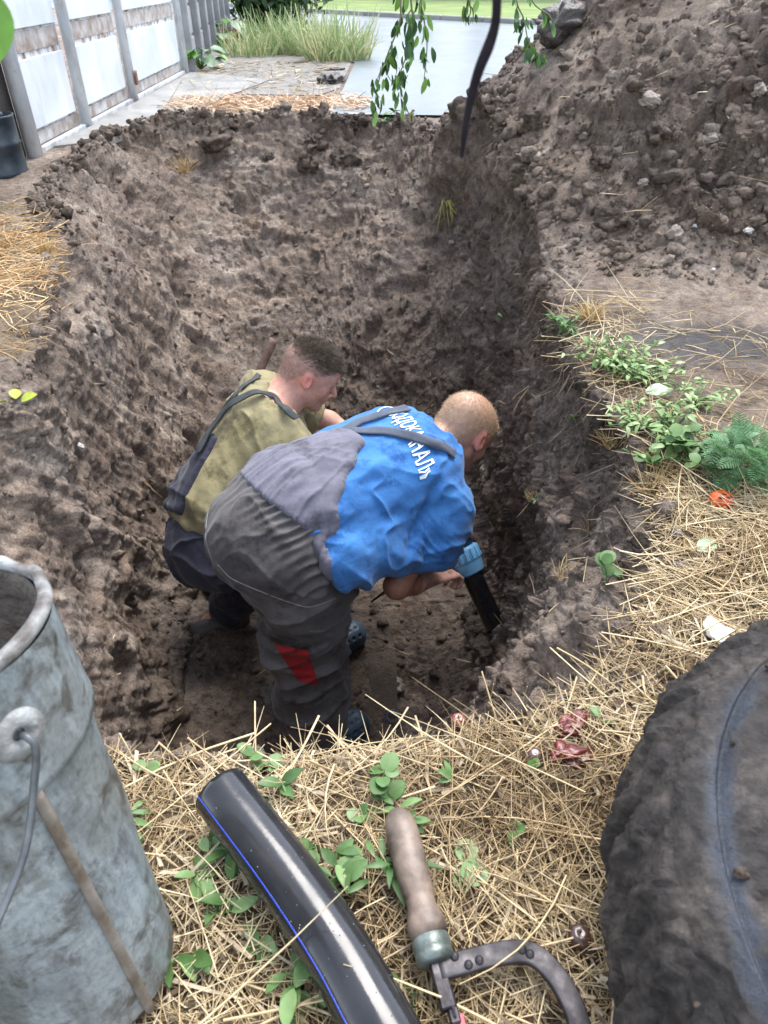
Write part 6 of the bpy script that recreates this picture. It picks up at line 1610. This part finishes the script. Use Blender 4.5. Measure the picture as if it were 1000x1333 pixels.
# blue ring on the pit floor
V=[];F=[];n1,n2=30,8
for i in range(n1):
    for j in range(n2): a,b=i*2*math.pi/n1,j*2*math.pi/n2; V.append(((.022+.0022*math.cos(b))*math.cos(a),(.022+.0022*math.cos(b))*math.sin(a),.0022*math.sin(b)))
for i in range(n1):
    for j in range(n2): F.append((i*n2+j,((i+1)%n1)*n2+j,((i+1)%n1)*n2+(j+1)%n2,i*n2+(j+1)%n2))
o=mesh_np('sealing_ring',V,F,simple('blue_ring',(.10,.22,.36))); o.location=hit(511,936)[0]+np.array([0,0,.02]); o.rotation_euler=(.9,.3,.2); tag(o,'thin blue sealing ring standing on the pit floor','ring')
# roots poking out of the walls
ROOT=veg_mat('root',[(0,(.09,.055,.03)),(1,(.30,.22,.14))],.8)
gR='roots poking out of the pit walls'
for i,(px,py,L,lab) in enumerate([(235,540,.10,'thin root on the left wall by the young man\'s back'),(500,790,.12,'dark root lying on the pit floor below the forearm'),(470,445,.14,'root sticking out under the far ledge'),(612,395,.16,'root hanging from the upper right wall'),(540,350,.16,'root in the far right corner of the pit'),(690,500,.10,'fine root on the shaded right wall'),(185,625,.07,'pale straw-like root on the lower left wall')]):
    p,nn=hit(px,py); mb=MB(); d0=nn*.5+np.array([random.gauss(0,.5),-.3,-.6])
    for k in range(3):
        dk=d0+RNG.normal(0,.35,3); mb.tube(catmull([p-nn*.01-p,dk*L*.4,dk*L*.7+RNG.normal(0,.01,3),dk*L],8),np.linspace(.0028,.0008,8),5)
    o=with_tone(mb.build('root',ROOT),random.random()); o.location=p; tag(o,lab,'root',gR)
# fringe of fine hair roots and dry grass hanging from the right lip
n=1500; rs_=np.argwhere((ri[:,0]>=n_pit-34)[:,None]&(ri<n_pit+1)&(cRi[None,:,0]>.3)&(cRi[None,:,1]>1.2)&(cRi[None,:,1]<5)); rs_=rs_[RNG.choice(len(rs_),n)]
pr0=P[rs_[:,0],rs_[:,1]].astype(float); nn_=nrm[rs_[:,0],rs_[:,1]]
tag(blades('hair_roots',pr0-nn_*.003,nn_*.35+np.array([0,0,-1.])+RNG.normal(0,.3,(n,3)),RNG.uniform(.02,.09,n),np.full(n,.0022),np.zeros(n),ROOT,3,tube=False),'fine hair roots hanging from the upper right wall',kind='stuff')
n=520; rs_=np.argwhere((np.abs(ri-n_pit)<5)&(P[...,1]<1.3)); rs_=rs_[RNG.choice(len(rs_),n)]; pr0=P[rs_[:,0],rs_[:,1]].astype(float); a=RNG.random(n)*6.28
tag(blades('straw_fringe',pr0-np.stack([np.cos(a),np.sin(a),a*0],1)*.02,np.stack([np.cos(a),np.sin(a)*.8+.2,RNG.normal(.05,.28,n)],1),RNG.uniform(.03,.10,n),RNG.uniform(.0015,.003,n),RNG.uniform(0,.3,n),STRAW,4,tube=True),'straw sticking out over the near rim',kind='stuff')
# scattered fallen straws in the pit and on the heap
sel=np.argwhere((ri<n_pit)&(np.abs(nrm[...,2])>.3)); sel=sel[RNG.choice(len(sel),260,False)]; pq=P[sel[:,0],sel[:,1]].astype(float); n=len(pq)
tag(blades('straw_bits',pq+np.array([0,0,.006]),RNG.normal(0,1,(n,3))*np.array([1,1,.35]),RNG.uniform(.02,.09,n),np.full(n,.0028),np.zeros(n),STRAW,2,tube=True),'bits of straw fallen on the pit slopes',kind='stuff')
ptq=sample_on(220,heap_pt); tag(blades('straw_bits',ptq+np.array([0,0,.006]),RNG.normal(0,1,(220,3))*np.array([1,1,.3]),RNG.uniform(.03,.16,220),np.full(220,.0035),np.zeros(220),STRAW,2,tube=True),'bits of straw on the spoil heap',kind='stuff')
# wet mud puddle on the right
mb=MB(); 

# ------------------------------------------------------------------ hanging greenery near the camera
HL_=[leaf_mesh('hanging_leaf',.042,.018,5,.2,.35,veg_mat('twig_leaf_%d'%k,[(0,c1),(1,c2)],.45,.35),'oval',.5) for k,(c1,c2) in enumerate([((.08,.19,.05),(.12,.26,.07)),((.18,.34,.07),(.26,.42,.10)),((.045,.11,.035),(.07,.16,.05))])]
TW=simple('green_twig',(.10,.12,.05),(.16,.15,.08),20,.7)
def hanging(pix,Y_,nleaf,lab,sc=1.0):
    pts=[at(x,y,Y_) for x,y in pix]; pts=[pts[0]+np.array([0,0,.25])]+pts; off=pts[0]; C0=catmull(pts,30)-off
    e=empty('hanging_branch',tuple(off)); tag(e,lab,'branch','green branches hanging down over the far rim')
    V,F=tube_geo(C0,np.linspace(.0035,.0012,30)*sc,6); mesh_np('twig',V,F,TW,e)
    for k in range(nleaf):
        i=random.randint(2,29); a=random.random()*6.28
        inst(random.choice(HL_),'leaf',e,tuple(C0[i]+np.array([random.gauss(0,.012),random.gauss(0,.012),0])*sc),(random.uniform(-1.9,-1.0),random.uniform(-.4,.4),a),(sc*random.uniform(.55,1.1),)*3)
hanging([(522,-10),(520,30),(505,70),(492,110),(487,148)],2.6,46,'left strand of the leafy branch hanging in front of the road',1.0)
hanging([(535,-10),(538,30),(530,70),(520,105),(532,148)],2.5,60,'middle strand of the leafy branch hanging in front of the road',1.0)
hanging([(548,-10),(552,25),(556,60),(552,105)],2.7,28,'right strand of the leafy branch hanging in front of the road',1.0)
hanging([(612,-10),(613,12),(611,22)],2.7,14,'short leafy tip hanging left of the dark twig',1.0)
hanging([(672,-10),(682,25),(690,60),(706,72)],3.4,40,'thin bright branch hanging in front of the heap crest',1.1)
hanging([(690,-10),(715,20),(722,35)],3.3,18,'shorter bright branch tip at the heap crest',1.0)
# dark dead twig close to the camera
Yt=.50; pts=[at(x,y,Yt) for x,y in [(648,-60),(647,0),(645,30),(637,58),(624,90),(614,125),(607,160),(603,190),(601,205)]]
off=pts[0]; e=empty('dead_twig',tuple(off)); tag(e,'dark dead twig hanging down close to the camera','twig')
V,F=tube_geo(catmull(pts,40)-off,np.interp(np.linspace(0,1,40),[0,.25,.4,.6,1],[.0026,.0027,.0034,.0028,.0012]),8); mesh_np('stem',V,F,simple('dead_bark',(.012,.009,.012),(.022,.018,.022),40,.9,bmp=.3,spec=.1),e)
# big leaf at the upper left corner, close to the camera
q=at(-14,22,.55); e=empty('leafy_twig',tuple(q)); tag(e,'large blurred green leaf hanging at the upper left corner','leaf')
NL=leaf_mesh('near_leaf',.040,.028,8,.15,.3,veg_mat('near_leaf_green',[(0,(.13,.30,.03)),(1,(.20,.40,.06))],.4,.3),'oval',.5)
o=inst(NL,'blade',e,(.0,0,.018),(R(-78),R(8),R(0))); o.rotation_euler=(R(-85),R(0),R(10)); mb=MB(); mb.tube([(0,0,.02),(-.03,.01,.06),(-.06,.01,.12)],.0015,6); mb.build('stalk',TW,e)
